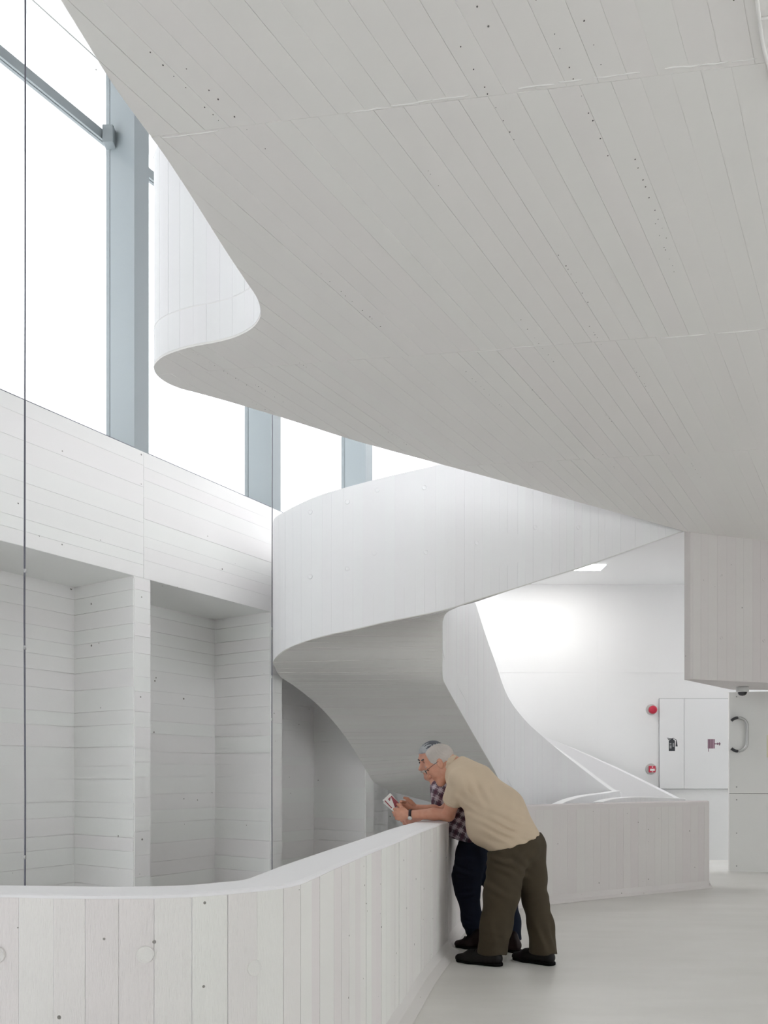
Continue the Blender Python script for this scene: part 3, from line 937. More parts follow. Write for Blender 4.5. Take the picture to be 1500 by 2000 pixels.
# ------------------------------------------------------------------ soft bodies: signed distances polygonised with surface nets
def V3(*a): return np.array(a, np.float32)
def Wd(x, y, d): return np.array([(x - CX) / F * d, d, CAMZ + (HY - y) / F * d], np.float32)
class SDF:
    def __init__(self): self.ops = []
    def cone(self, a, b, ra, rb=None, k=.02):
        self.ops.append(('c', np.array(a, np.float32), np.array(b, np.float32), ra, ra if rb is None else rb, k)); return self
    def chain(self, pts, rs, k=.02):
        for p, q, r, s in zip(pts, pts[1:], rs, rs[1:]): self.cone(p, q, r, s, k)
        return self
    def ell(self, c, axes, rad, k=.02):
        self.ops.append(('e', np.array(c, np.float32), np.array(axes, np.float32), np.array(rad, np.float32), None, k)); return self
    def cut_ell(self, c, axes, rad, k=.006):
        self.ops.append(('s', np.array(c, np.float32), np.array(axes, np.float32), np.array(rad, np.float32), None, k)); return self
    def plane(self, p, n):
        n = np.array(n, np.float32); n = n / np.linalg.norm(n)
        self.ops.append(('p', np.array(p, np.float32), n, None, None, 0)); return self
    def fn(self, f):
        self.ops.append(('f', f, None, None, None, 0)); return self
    def __call__(self, P):
        d = np.full(len(P), 9.0, np.float32)
        for (t, a, b, r, s, k) in self.ops:
            if t == 'c':
                ba = b - a; pa = P - a
                L2 = float(ba @ ba) + 1e-9
                h = np.clip((pa @ ba) / L2, 0, 1)
                e = np.sqrt(((pa - h[:, None] * ba) ** 2).sum(1)) - (r + (s - r) * h)
            elif t in 'es':
                q = (P - a) @ b.T                       # rows of b are the axes
                k0 = np.sqrt(((q / r) ** 2).sum(1)) + 1e-6
                k1 = np.sqrt(((q / (r * r)) ** 2).sum(1)) + 1e-6
                e = k0 * (k0 - 1) / k1
            elif t == 'p':
                d = np.maximum(d, (P - a) @ b); continue
            else:
                d = a(P, d); continue
            if t == 's':
                h = np.clip(.5 - .5 * (d + e) / k, 0, 1)
                d = d * (1 - h) + (-e) * h + k * h * (1 - h)
            else:
                h = np.clip(.5 + .5 * (e - d) / k, 0, 1)
                d = d * h + e * (1 - h) - k * h * (1 - h)
        return d

def nets(name, sdf, lo, hi, h):
    lo = np.array(lo, np.float32); hi = np.array(hi, np.float32)
    B = 8
    nb = np.maximum(1, np.ceil((hi - lo) / (h * B)).astype(int))
    n = nb * B
    bi = np.stack(np.meshgrid(*[np.arange(k) for k in nb], indexing='ij'), -1).reshape(-1, 3)
    cen = lo + (bi + .5) * (B * h)
    dc = sdf(cen.astype(np.float32))
    act = np.abs(dc) < B * h * 1.45
    G = np.repeat(np.repeat(np.repeat(np.where(dc > 0, 1.0, -1.0).reshape(nb).astype(np.float32), B, 0), B, 1), B, 2)
    off = np.stack(np.meshgrid(*[np.arange(B)] * 3, indexing='ij'), -1).reshape(-1, 3)
    idx = (bi[act][:, None, :] * B + off[None]).reshape(-1, 3)
    P = (lo + idx * h).astype(np.float32)
    val = np.concatenate([sdf(c) for c in np.array_split(P, max(1, len(P) // 200000))])
    G[idx[:, 0], idx[:, 1], idx[:, 2]] = val
    S = G < 0
    c8 = [(i, j, k) for i in (0, 1) for j in (0, 1) for k in (0, 1)]
    m = n - 1
    cnt = sum(S[i:i + m[0], j:j + m[1], k:k + m[2]].astype(np.int8) for i, j, k in c8)
    cells = np.argwhere((cnt > 0) & (cnt < 8))
    vid = np.full(m, -1, np.int64); vid[cells[:, 0], cells[:, 1], cells[:, 2]] = np.arange(len(cells))
    acc = np.zeros((len(cells), 3), np.float32); num = np.zeros(len(cells), np.float32)
    for a in range(8):
        for b in range(a + 1, 8):
            A, Bq = c8[a], c8[b]
            if sum(abs(x - y) for x, y in zip(A, Bq)) != 1: continue
            va = G[cells[:, 0] + A[0], cells[:, 1] + A[1], cells[:, 2] + A[2]]
            vb = G[cells[:, 0] + Bq[0], cells[:, 1] + Bq[1], cells[:, 2] + Bq[2]]
            x = (va < 0) != (vb < 0)
            t = np.where(x, va / np.where(np.abs(va - vb) < 1e-9, 1e-9, va - vb), 0)[:, None]
            p = np.array(A, np.float32) + t * (np.array(Bq, np.float32) - np.array(A, np.float32))
            acc += np.where(x[:, None], p, 0); num += x
    verts = lo + (cells + acc / num[:, None]) * h
    faces = []
    for ax in range(3):
        o1, o2 = [(1, 2), (2, 0), (0, 1)][ax]
        sl_a = [slice(0, n[q]) for q in range(3)]; sl_b = [slice(0, n[q]) for q in range(3)]
        sl_a[ax] = slice(0, n[ax] - 1); sl_b[ax] = slice(1, n[ax])
        e = np.argwhere(S[tuple(sl_a)] != S[tuple(sl_b)])
        ok = (e[:, o1] > 0) & (e[:, o2] > 0) & (e[:, o1] < m[o1]) & (e[:, o2] < m[o2])
        e = e[ok]
        def v(d1, d2):
            q = e.copy(); q[:, o1] -= d1; q[:, o2] -= d2
            return vid[q[:, 0], q[:, 1], q[:, 2]]
        quad = np.stack([v(0, 0), v(1, 0), v(1, 1), v(0, 1)], 1)
        inside = S[e[:, 0], e[:, 1], e[:, 2]]
        quad[~inside] = quad[~inside][:, ::-1]
        faces.append(quad[(quad >= 0).all(1)])
    faces = np.concatenate(faces)
    me = bpy.data.meshes.new(name)
    me.vertices.add(len(verts)); me.vertices.foreach_set('co', verts.astype(np.float32).ravel())
    me.loops.add(len(faces) * 4); me.loops.foreach_set('vertex_index', faces.ravel().astype(np.int32))
    me.polygons.add(len(faces)); me.polygons.foreach_set('loop_start', np.arange(0, len(faces) * 4, 4, dtype=np.int32))
    me.polygons.foreach_set('use_smooth', np.ones(len(faces), bool))
    me.update(calc_edges=True); me.validate()
    return me

def cloth(name, col, rough=.85, var=.12, weave=220):
    m, nt, b = new_mat(name)
    N, L = nt.nodes, nt.links
    tc = N.new('ShaderNodeTexCoord')
    n = N.new('ShaderNodeTexNoise'); n.inputs['Scale'].default_value = 9; n.inputs['Detail'].default_value = 4
    w = N.new('ShaderNodeTexNoise'); w.inputs['Scale'].default_value = weave; w.inputs['Detail'].default_value = 2
    L.new(tc.outputs['Object'], n.inputs['Vector']); L.new(tc.outputs['Object'], w.inputs['Vector'])
    r = N.new('ShaderNodeMix'); r.data_type = 'RGBA'
    r.inputs['A'].default_value = (*[c * (1 - var) for c in col], 1); r.inputs['B'].default_value = (*[c * (1 + var) for c in col], 1)
    L.new(n.outputs['Fac'], r.inputs['Factor']); L.new(r.outputs['Result'], b.inputs['Base Color'])
    b.inputs['Roughness'].default_value = rough; b.inputs['Specular IOR Level'].default_value = .2
    bp = N.new('ShaderNodeBump'); bp.inputs['Strength'].default_value = .25; bp.inputs['Distance'].default_value = .002
    L.new(w.outputs['Fac'], bp.inputs['Height']); L.new(bp.outputs[0], b.inputs['Normal'])
    return m

def skin_mat(name, col):
    m, nt, b = new_mat(name)
    N, L = nt.nodes, nt.links
    tc = N.new('ShaderNodeTexCoord')
    n = N.new('ShaderNodeTexNoise'); n.inputs['Scale'].default_value = 26; n.inputs['Detail'].default_value = 5
    L.new(tc.outputs['Object'], n.inputs['Vector'])
    r = N.new('ShaderNodeMix'); r.data_type = 'RGBA'
    r.inputs['A'].default_value = (col[0] * 1.06, col[1] * 1.1, col[2] * 1.1, 1); r.inputs['B'].default_value = (col[0] * .86, col[1] * .66, col[2] * .62, 1)
    L.new(n.outputs['Fac'], r.inputs['Factor']); L.new(r.outputs['Result'], b.inputs['Base Color'])
    b.inputs['Roughness'].default_value = .5
    bp = N.new('ShaderNodeBump'); bp.inputs['Strength'].default_value = .3; bp.inputs['Distance'].default_value = .002
    L.new(n.outputs['Fac'], bp.inputs['Height']); L.new(bp.outputs[0], b.inputs['Normal'])
    return m

def plaid_mat(name, axis_a, axis_b):
    """woven check: two sets of bands measured along two directions of the cloth"""
    m, nt, b = new_mat(name)
    N, L = nt.nodes, nt.links
    tc = N.new('ShaderNodeTexCoord')
    def band(axis, period, lo, hi, shift):
        dt = N.new('ShaderNodeVectorMath'); dt.operation = 'DOT_PRODUCT'; dt.inputs[1].default_value = axis
        L.new(tc.outputs['Object'], dt.inputs[0])
        ad = N.new('ShaderNodeMath'); ad.operation = 'MULTIPLY_ADD'; ad.inputs[1].default_value = 1 / period; ad.inputs[2].default_value = shift + 40
        L.new(dt.outputs['Value'], ad.inputs[0])
        fr_ = N.new('ShaderNodeMath'); fr_.operation = 'FRACT'; L.new(ad.outputs[0], fr_.inputs[0])
        g = N.new('ShaderNodeMath'); g.operation = 'GREATER_THAN'; g.inputs[1].default_value = lo; L.new(fr_.outputs[0], g.inputs[0])
        l = N.new('ShaderNodeMath'); l.operation = 'LESS_THAN'; l.inputs[1].default_value = hi; L.new(fr_.outputs[0], l.inputs[0])
        mu = N.new('ShaderNodeMath'); mu.operation = 'MULTIPLY'; L.new(g.outputs[0], mu.inputs[0]); L.new(l.outputs[0], mu.inputs[1])
        return mu.outputs[0]
    cur = None
    base = (.42, .35, .40, 1)
    def over(prev, fac, col, amt):
        mx = N.new('ShaderNodeMix'); mx.data_type = 'RGBA'
        sc_ = N.new('ShaderNodeMath'); sc_.operation = 'MULTIPLY'; sc_.inputs[1].default_value = amt
        L.new(fac, sc_.inputs[0]); L.new(sc_.outputs[0], mx.inputs['Factor'])
        if prev is None: mx.inputs['A'].default_value = base
        else: L.new(prev, mx.inputs['A'])
        mx.inputs['B'].default_value = col
        return mx.outputs['Result']
    dark = (.035, .018, .035, 1); white = (.62, .58, .62, 1); plum = (.10, .035, .06, 1)
    cur = over(cur, band(axis_a, .058, .0, .42, 0), dark, .75)
    cur = over(cur, band(axis_b, .058, .0, .42, .2), plum, .75)
    cur = over(cur, band(axis_a, .058, .66, .74, 0), white, .7)
    cur = over(cur, band(axis_b, .058, .66, .74, .2), white, .7)
    L.new(cur, b.inputs['Base Color'])
    b.inputs['Roughness'].default_value = .85; b.inputs['Specular IOR Level'].default_value = .2
    return m

def band_mesh(name, c, a, pts, half, th):
    vs, fs = [], []
    n = len(pts)
    for p in pts:
        p = np.array(p); r = unit(p - c)
        vs += [p - a * half, p + a * half, p + a * half + r * th, p - a * half + r * th]
    for i in range(n):
        j = (i + 1) % n
        for k in range(4): fs.append([i * 4 + k, i * 4 + (k + 1) % 4, j * 4 + (k + 1) % 4, j * 4 + k])
    return fix_normals(mesh(name, vs, fs, True))

def unit(v): v = np.array(v, np.float32); return v / np.linalg.norm(v)
def head_frame(yaw_dir, pitch):
    """axes (forward, left, up) of a head looking along yaw_dir, bowed by pitch degrees"""
    f0 = unit([yaw_dir[0], yaw_dir[1], 0]); l = np.array([-f0[1], f0[0], 0], np.float32)
    c, s = math.cos(math.radians(pitch)), math.sin(math.radians(pitch))
    f = f0 * c + np.array([0, 0, -s], np.float32)
    u = f0 * s + np.array([0, 0, c], np.float32)
    return np.stack([f, l, u]).astype(np.float32)
def at_head(c, A, p): return c + p[0] * A[0] + p[1] * A[1] + p[2] * A[2]

def add_head(B, c, A, s, nose=1.0, jaw=1.0):
    q = lambda f, l, u: at_head(c, A, (f * s, l * s, u * s))
    B.ell(q(-.008, 0, .042), A, np.array([.108, .083, .094]) * s, .01)
    B.ell(q(.04, 0, -.03), A, np.array([.066, .066, .10]) * s, .03 * s)
    for g in (-1, 1):
        B.cone(q(.0, g * .052, -.062), q(.068, g * .02, -.112), .028 * s, .023 * s, .03 * s)
        B.ell(q(.066, g * .036, -.032), A, np.array([.032, .028, .032]) * s, .02 * s)
    B.cone(q(.078, -.012, -.115), q(.078, .012, -.115), .0235 * s * jaw, None, .02 * s)
    B.cone(q(.088, -.036, .03), q(.088, .036, .03), .0135 * s, None, .018 * s)
    B.cone(q(.098, 0, .018), q(.124 * nose, 0, -.030), .0085 * s, .0125 * s, .012 * s)
    B.cone(q(.128 * nose, 0, -.036), q(.116, 0, -.042), .0135 * s, .013 * s, .008 * s)
    for g in (-1, 1):
        B.ell(q(.108, g * .0145, -.042), A, np.array([.014, .0085, .010]) * s, .008 * s)
        B.cut_ell(q(.108, g * .033, .006), A, np.array([.02, .0175, .0135]) * s, .012 * s)
        B.ell(q(.086, g * .033, .006), A, np.array([.014, .015, .012]) * s, .003 * s)
    B.cone(q(.098, -.019, -.066), q(.098, .019, -.066), .0085 * s, None, .008 * s)
    B.cone(q(.094, -.016, -.080), q(.094, .016, -.080), .009 * s, None, .007 * s)
    B.cut_ell(q(.108, 0, -.0735), A, np.array([.012, .024, .0022]) * s, .004 * s)
    for g in (-1, 1):
        B.ell(q(-.004, g * .083, -.004), np.stack([A[0] * .96 + A[2] * .28, A[1], A[2] * .96 - A[0] * .28]), np.array([.022, .011, .036]) * s, .006 * s)
        B.cut_ell(q(.004, g * .095, .0), A, np.array([.011, .008, .02]) * s, .004 * s)

def hand(B, wrist, a, b, c, s=1.0, curl=(1, 1, 1, 1), thumb=(.05, .028, .016)):
    """five-fingered hand: a along the hand, b towards the thumb side, c out of the palm"""
    q = lambda x, y, z: wrist + (x * a + y * b + z * c) * s
    B.cone(wrist - a * .02, q(.03, .002, .0), .024 * s, .026 * s, .015)
    B.ell(q(.05, .0, .002), np.stack([a, b, c]), np.array([.045, .042, .018]) * s, .015)
    ln = (.92, 1.0, .95, .76); yy = (.033, .011, -.011, -.031)
    for k in range(4):
        L_ = ln[k] * s; u = curl[k]
        k0 = q(.078 - .006 * abs(k - 1), yy[k], .0)
        d1 = unit(a * math.cos(.75 * u) + c * math.sin(.75 * u)); d2 = unit(a * math.cos(2.0 * u) + c * math.sin(2.0 * u)); d3 = unit(a * math.cos(2.9 * u) + c * math.sin(2.9 * u))
        k1 = k0 + d1 * .044 * L_; k2 = k1 + d2 * .027 * L_; k3 = k2 + d3 * .02 * L_
        B.cone(q(.045, yy[k] * .85, .002), k0, .0125 * s, .0122 * s, .006)
        B.chain([k0, k1, k2, k3], [.0118 * s, .0105 * s, .0095 * s, .008 * s], .003)
    t0 = q(.02, .022, .012); t1 = q(.045, .043, .018)
    t2 = t1 + (thumb[0] * .55 * a + thumb[1] * .7 * b + thumb[2] * c) * s; t3 = t2 + (thumb[0] * .5 * a + thumb[1] * .3 * b + thumb[2] * .8 * c) * s
    B.chain([t0, t1, t2, t3], [.017 * s, .0145 * s, .0125 * s, .0095 * s], .006)

def folds(P, terms):
    """sum of directional ripples: (point, direction, wavelength, height, falloff radius)"""
    r = np.zeros(len(P), np.float32)
    for (p, d, wl, hgt, fo) in terms:
        q = P - np.array(p, np.float32); d = unit(d)
        dist2 = (q ** 2).sum(1)
        bend = .25 * np.sin(q[:, 2] * 21 + q[:, 0] * 13)
        r += hgt * np.sin((q @ d) * (2 * math.pi / wl) + bend * 3) * np.exp(-dist2 / (fo * fo))
    return r

# ------------------------------------------------------------------ the nearer man: beige polo, olive trousers
def bounds(pts, m):
    P = np.array([np.array(p) for p in pts]); return P.min(0) - m, P.max(0) + m
M_SKIN = skin_mat('tanned_skin', (.60, .315, .215))
M_POLO = cloth('beige_pique_cotton', (.61, .495, .365), var=.05, weave=300)
M_OLIVE = cloth('olive_brown_twill', (.062, .049, .032), var=.12)
M_LEATHER = plain('black_shoe_leather', (.006, .005, .005), .5, 0, .25)
M_SOLE = plain('black_rubber_sole', (.005, .005, .005), .8, 0, .15)
M_HAIR1 = cloth('white_grey_hair', (.50, .455, .42), .75, .28, 400)
M_WIRE = plain('dark_spectacle_wire', (.04, .04, .045), .3, .7)
M_LENS = plain('spectacle_lens', (.35, .3, .28), .05)
M_STRAP = plain('dark_watch_strap', (.035, .022, .03), .6)
M_DIAL = plain('silver_watch_case', (.75, .75, .72), .25, .5)
M_EYE = plain('dark_eye', (.03, .02, .02), .25)

fA = unit([-.93, .36, 0]); lA = np.array([-fA[1], fA[0], 0], np.float32)      # his left points to the viewer
pelA = Wd(1010, 1640, 5.60); waiA = Wd(972, 1585, 5.66); cheA = Wd(920, 1530, 5.73); nekA = Wd(889, 1500, 5.77)
shL = Wd(899, 1521, 5.565); shR = shL - lA * .40
elL = Wd(876, 1592, 5.80); wrL = Wd(797, 1591, 5.86)
elR = Wd(866, 1588, 5.98); wrR = Wd(812, 1579, 5.97)
headA = Wd(861, 1491, 5.80); HA = head_frame([-.965, .2], 33); sA = 1.03
manA = thing('person', (pelA[0], pelA[1], 0), 'man in beige polo shirt and olive trousers leaning on the parapet, nearer of the two', 'person', 'men leaning on the parapet')
def dress(name, me, mat, man, **kw):
    o = link(name, me, mat, man, **kw); o.matrix_parent_inverse = Matrix.Translation(-man.location); return o

B = SDF()
add_head(B, headA, HA, sA)
B.cone(at_head(headA, HA, (-.035, 0, -.055)), nekA, .062, .07, .03)
B.cone(nekA, cheA, .075, .11, .05).cone(cheA, waiA, .12, .12, .05).cone(waiA, pelA, .12, .12, .05)
for sh, el, wr in ((shL, elL, wrL), (shR, elR, wrR)):
    B.cone(cheA * .3 + nekA * .3 + sh * .4, sh, .09, .062, .04)
    B.cone(sh, el, .058, .046, .02)
    mid_ = el * .62 + wr * .38 + np.array([0, 0, .006], np.float32)
    B.chain([el, mid_, wr], [.044, .043, .029], .02)
aL = unit(wrL - elL); bL = unit([-.1, -.05, 1]); bL = unit(bL - aL * (bL @ aL)); cL = np.cross(bL, aL)
if cL[1] < 0: cL = -cL
hand(B, wrL, aL, bL, cL, 1.08, (1.05, 1.1, 1.15, 1.2), (.045, .02, .03))
aR = unit(wrR - elR); bR = unit([0, 0, 1]); bR = unit(bR - aR * (bR @ aR)); cR = np.cross(aR, bR)
if cR[1] > 0: cR = -cR
hand(B, wrR, aR, bR, cR, 1.05, (.62, .7, .8, .9), (.05, .02, .02))
kneeFA, ankFA = Wd(980, 1745, 5.47), Wd(963, 1862, 5.49)
kneeRA, ankRA = Wd(1046, 1760, 5.58), Wd(1062, 1862, 5.53)
hipFA, hipRA = Wd(992, 1668, 5.52), Wd(1030, 1655, 5.66)
for h_, k_, a_ in ((hipFA, kneeFA, ankFA), (hipRA, kneeRA, ankRA)):
    B.chain([pelA, h_, k_, a_], [.12, .085, .06, .04], .04)
lo, hi = bounds([headA, wrL + aL * .15, wrR + aR * .15, ankFA, ankRA, pelA, shR], .2)
dress('body', nets('body', B, lo, hi, .0052), M_SKIN, manA)

# polo shirt
T = SDF()
wid = .062
for g in (-1, 1):
    o_ = lA * (wid * g)
    T.chain([pelA + o_ * .9 + np.array([-.012, 0, -.03], np.float32), waiA + o_, cheA + o_ * .9, nekA * .45 + cheA * .55 + o_ * .6],
            [.174, .174, .145, .108], .06)
T.ell(Wd(948, 1612, 5.63), np.stack([unit([-.55, .2, -.8]), lA, unit([-.8, .3, .5])]), (.15, .17, .14), .06)     # belly hangs forward
for sh, el in ((shL, elL), (shR, elR)):
    T.cone(nekA * .75 + cheA * .25, sh, .082, .082, .05)
    T.cone(sh, sh * .36 + el * .64, .079, .078, .008)
T.cone(nekA + np.array([.03, 0, .0], np.float32), cheA, .075, .12, .05)
slv = (shL * .42 + elL * .58)
ax = unit(elL - shL); axR = unit(elR - shR); slR = shR * .42 + elR * .58
hem0, hem1 = Wd(962, 1661, 5.55), Wd(1062, 1628, 5.6)
hemn = unit([.313, 0, -.95])
def shirt_cut(P, d):
    q = P - slv; near = (((P - elL) ** 2).sum(1) < .24 ** 2) & (P[:, 0] < .60)
    d = d + folds(P, [(Wd(918, 1572, 5.55), (.6, .1, .75), .06, .008, .10), (Wd(985, 1622, 5.45), (.5, 0, 1), .06, .008, .15), (Wd(1005, 1640, 5.45), (.2, 0, 1), .05, .006, .10), (Wd(1000, 1575, 5.5), (.55, .2, -.7), .1, .006, .14),
                      (Wd(935, 1550, 5.5), (.95, .0, .3), .07, .008, .10), (Wd(895, 1545, 5.62), (.3, .2, 1), .05, .0035, .07)])
    # sleeve ends
    inarm = ((q @ ax) > 0) & ((((q - (q @ ax)[:, None] * ax)) ** 2).sum(1) < .105 ** 2) & ((q @ ax) < .2)
    d = np.where(inarm, np.maximum(d, q @ ax), d)
    q2 = P - slR
    inarm = ((q2 @ axR) > 0) & ((((q2 - (q2 @ axR)[:, None] * axR)) ** 2).sum(1) < .105 ** 2) & ((q2 @ axR) < .2)
    d = np.where(inarm, np.maximum(d, q2 @ axR), d)
    h_ = (P - hem0) @ hemn + .004 * np.sin(P[:, 0] * 55 + P[:, 1] * 40)
    d = np.maximum(d, h_)
    # neck opening
    return d
T.fn(shirt_cut)
T.cut_ell(nekA + np.array([-.03, .01, .06], np.float32), np.eye(3), (.075, .078, .07), .01)
lo, hi = bounds([shL, shR, pelA, hem0, slv, nekA], .24)
dress('polo_shirt', nets('polo_shirt', T, lo, hi, .0075), M_POLO, manA)
# collar and sleeve band
Cc = SDF()
cN = at_head(headA, HA, (-.035, 0, -.055)) * .5 + nekA * .5
axn = unit(at_head(headA, HA, (-.035, 0, -.055)) - nekA)
e1 = unit(np.cross(axn, lA)); e2 = lA
ring = [cN + (e1 * math.cos(t) + e2 * math.sin(t)) * .080 + axn * (.008 if math.cos(t) * e1[0] > 0 else -.006) for t in np.linspace(0, 2 * math.pi, 17)]
for p, q in zip(ring, ring[1:]):
    Cc.cone(p - axn * .022, q - axn * .022, .014, .014, .004); Cc.cone(p - axn * .006, q - axn * .006, .011, .011, .01); Cc.cone(p + axn * .008, q + axn * .008, .008, .008, .01)
lo, hi = bounds(ring, .05)
dress('collar', nets('collar', Cc, lo, hi, .005), M_POLO, manA)
# ribbed band at the near sleeve's edge
e1s = unit(np.cross(ax, [0, 0, 1])); e2s = np.cross(ax, e1s)
slc = shL * .42 + elL * .58
slr = [tuple(slc + (e1s * math.cos(t) + e2s * math.sin(t)) * .0775) for t in np.linspace(0, 2 * math.pi, 29)[:-1]]
dress('sleeve_band', band_mesh('sleeve_band', slc - ax * .010, ax, [tuple(np.array(p) - ax * .010) for p in slr], .011, .0022), M_POLO, manA)
# trousers
Q = SDF()
Q.cone(pelA + np.array([.0, 0, -.02], np.float32) + lA * .05, pelA - lA * .05 + np.array([.0, 0, -.02], np.float32), .152, .152, .05)
Q.ell(Wd(1026, 1655, 5.6), np.eye(3), (.112, .155, .12), .05)
Q.chain([hipFA, kneeFA, Wd(969, 1807, 5.48), Wd(960, 1868, 5.49)], [.142, .118, .104, .103], .05)
Q.chain([hipRA, Wd(1037, 1712, 5.62), kneeRA, Wd(1056, 1807, 5.55), Wd(1061, 1866, 5.53)], [.135, .105, .084, .085, .099], .05)
hz = CAMZ + (HY - 1861) / F * 5.49
def trouser_cut(P, d):
    d = d + folds(P, [(Wd(968, 1690, 5.40), (.35, 0, 1), .065, .010, .12), (Wd(968, 1735, 5.38), (.55, 0, 1), .08, .007, .10), (Wd(1010, 1690, 5.45), (.7, 0, .7), .07, .006, .12), (Wd(1048, 1755, 5.5), (-.4, 0, 1), .08, .004, .12),
                      (Wd(965, 1835, 5.4), (.15, 0, 1), .07, .003, .12), (Wd(1060, 1830, 5.45), (.9, .3, .2), .07, .007, .14), (Wd(965, 1820, 5.4), (1, .1, .1), .09, .004, .14), (Wd(1000, 1660, 5.45), (.6, 0, -.8), .06, .004, .1)])
    hem = hz - .02 * (P[:, 0] - .75) + .006 * np.sin(P[:, 0] * 30 + P[:, 1] * 25)
    top = (P - (hem0 + np.array([0, 0, .004], np.float32))) @ (-hemn)
    return np.maximum(np.maximum(d, hem - P[:, 2]), top)
Q.fn(trouser_cut)
lo, hi = bounds([pelA, hipFA, hipRA, ankFA, ankRA, kneeFA], .2)
dress('trousers', nets('trousers', Q, lo, hi, .008), M_OLIVE, manA)
# pocket flap edge
pk = [Wd(962, 1667, 5.36), Wd(975, 1664, 5.345), Wd(988, 1660, 5.345), Wd(998, 1653, 5.35)]

def shoe(man, toe, heel, mat, w=.048, hh=.085):
    """lace-up shoe from heel to toe on the floor, with a sole"""
    toe = np.array([toe[0], toe[1], 0], np.float32); heel = np.array([heel[0], heel[1], 0], np.float32)
    a = unit(toe - heel); l = np.array([-a[1], a[0], 0], np.float32); L_ = float(np.linalg.norm(toe - heel))
    z = lambda p, h: p + np.array([0, 0, h], np.float32)
    S_ = SDF()
    S_.cone(z(heel + a * .05, .048), z(toe - a * .12, .036), w * .96, w * .92, .02)
    S_.cone(z(toe - a * .12, .036), z(toe - a * .036, .024), w * .92, w * .66, .03)
    S_.cone(z(heel + a * .055, .055), z(heel + a * .07, .115), w * .92, w * .86, .02)
    S_.cone(z(heel + a * .10, .085), z(toe - a * .12, .058), w * .72, w * .6, .03)
    S_.plane((0, 0, .016), (0, 0, -1)); S_.plane((0, 0, .155), (0, 0, 1))
    lo, hi = bounds([toe, heel, z(heel, .15)], .09); lo[2] = -.01
    o = dress('shoe', nets('shoe', S_, lo, hi, .006), mat, man)
    So = SDF()
    So.cone(z(heel + a * .05, .01), z(toe - a * .12, .01), w * 1.06, w * 1.06, .02)
    So.cone(z(toe - a * .12, .01), z(toe - a * .05, .012), w * 1.06, w * .82, .03)
    So.plane((0, 0, .021), (0, 0, 1)); So.plane((0, 0, .001), (0, 0, -1))
    s_ = link('sole', nets('sole', So, lo, hi, .006), M_SOLE, o)
    for k in range(3):
        p = z(heel + a * (L_ * .50 + .022 * k), .112 - .011 * k)
        link('lace', tube_mesh('lace', [tuple(p + l * .03 - np.array([0, 0, .012])), tuple(p), tuple(p - l * .03 - np.array([0, 0, .012]))], .0028, 6), M_SOLE, o)
    return o
G0 = lambda x, y: onz(x, y, 0)
shoe(manA, G0(888, 1877), G0(982, 1887), M_LEATHER)
shoe(manA, G0(999, 1873), G0(1084, 1886), M_LEATHER)

# hair, spectacles, watch, eyes
def hair_region(c, A, s, base, limit):
    H_ = SDF()
    q = lambda f, l, u: at_head(c, A, (f * s, l * s, u * s))
    H_.ell(q(-.010, 0, .042), A, np.array(base) * s, .01)
    H_.cone(q(-.065, -.03, -.045), q(-.065, .03, -.045), .040 * s, None, .03)
    def f(P, d):
        L_ = (P - c) @ A.T / s
        n_ = .0016 * np.sin(L_[:, 0] * 420 + L_[:, 2] * 150) * np.sin(L_[:, 1] * 380 + L_[:, 2] * 310)
        return np.maximum(d + n_, limit(L_) * s)
    H_.fn(f)
    return H_
def limA(L_):
    f, l, u = L_[:, 0], np.abs(L_[:, 1]), L_[:, 2]
    side = np.maximum(f - .035 - .35 * np.clip(u - .0, -.03, .05), -(u + .02) - np.clip(f + .012, 0, 1) * 0 )
    nape = np.maximum(f + .018, -(u + .075))
    top = np.maximum(f - .052 + .30 * np.maximum(0, .05 - l), -(u - .03))
    return np.minimum(np.minimum(side, nape), top)
Hh = hair_region(headA, HA, sA, (.1105, .0862, .0968), limA)
lo, hi = bounds([headA], .17)
dress('hair', nets('hair', Hh, lo, hi, .0045), M_HAIR1, manA)
def glasses(man, c, A, s, mat):
    q = lambda f, l, u: tuple(at_head(c, A, (f * s, l * s, u * s)))
    root = dress('spectacles', tube_mesh('spectacles', [q(.122, -.012, .008), q(.126, 0, .012), q(.122, .012, .008)], .0016, 6), mat, man)
    for g in (-1, 1):
        rim = [q(.119 - .004 * math.cos(t), g * (.035 + .022 * math.cos(t)), .002 + .017 * math.sin(t)) for t in np.linspace(0, 2 * math.pi, 20)[:-1]]
        r_ = link('rim', tube_mesh('rim', rim, .0015, 6, True), mat, root)
        r_ = link('temple', tube_mesh('temple', [q(.112, g * .058, .008), q(.06, g * .079, .012), q(.0, g * .089, .014), q(-.022, g * .089, .0)], .0018, 6), mat, root)
glasses(manA, headA, HA, sA, M_WIRE)
for g in (-1, 1):
    e = at_head(headA, HA, np.array([.0985, g * .033, .005]) * sA)
    sp = SDF().ell(e, HA, (.006, .011, .0055), .01)
    lo, hi = bounds([e], .02)
    dress('eye', nets('eye', sp, lo, hi, .0025), M_EYE, manA)
    b0 = [tuple(at_head(headA, HA, np.array([f_, g * l_, u_]) * sA)) for f_, l_, u_ in ((.104, .014, .030), (.103, .032, .036), (.094, .052, .030))]
    dress('eyebrow', tube_mesh('eyebrow', b0, [.004, .0045, .003], 6), M_HAIR1, manA)
wp = wrL + aL * -.018
u1, u2 = bL, cL
ringw = [tuple(wp + (u1 * math.cos(t) * 1.08 + u2 * math.sin(t)) * .0325) for t in np.linspace(0, 2 * math.pi, 25)[:-1]]
wt = dress('wrist_watch', band_mesh('wrist_watch', wp, aL, ringw, .010, .003), M_STRAP, manA)
dq = wp - cL * .0325 * .82 - bL * .022
me = lathe_mesh('watch_case', [(.0165, -.004), (.0165, .004), (.0145, .006), (.001, .006)], 18)
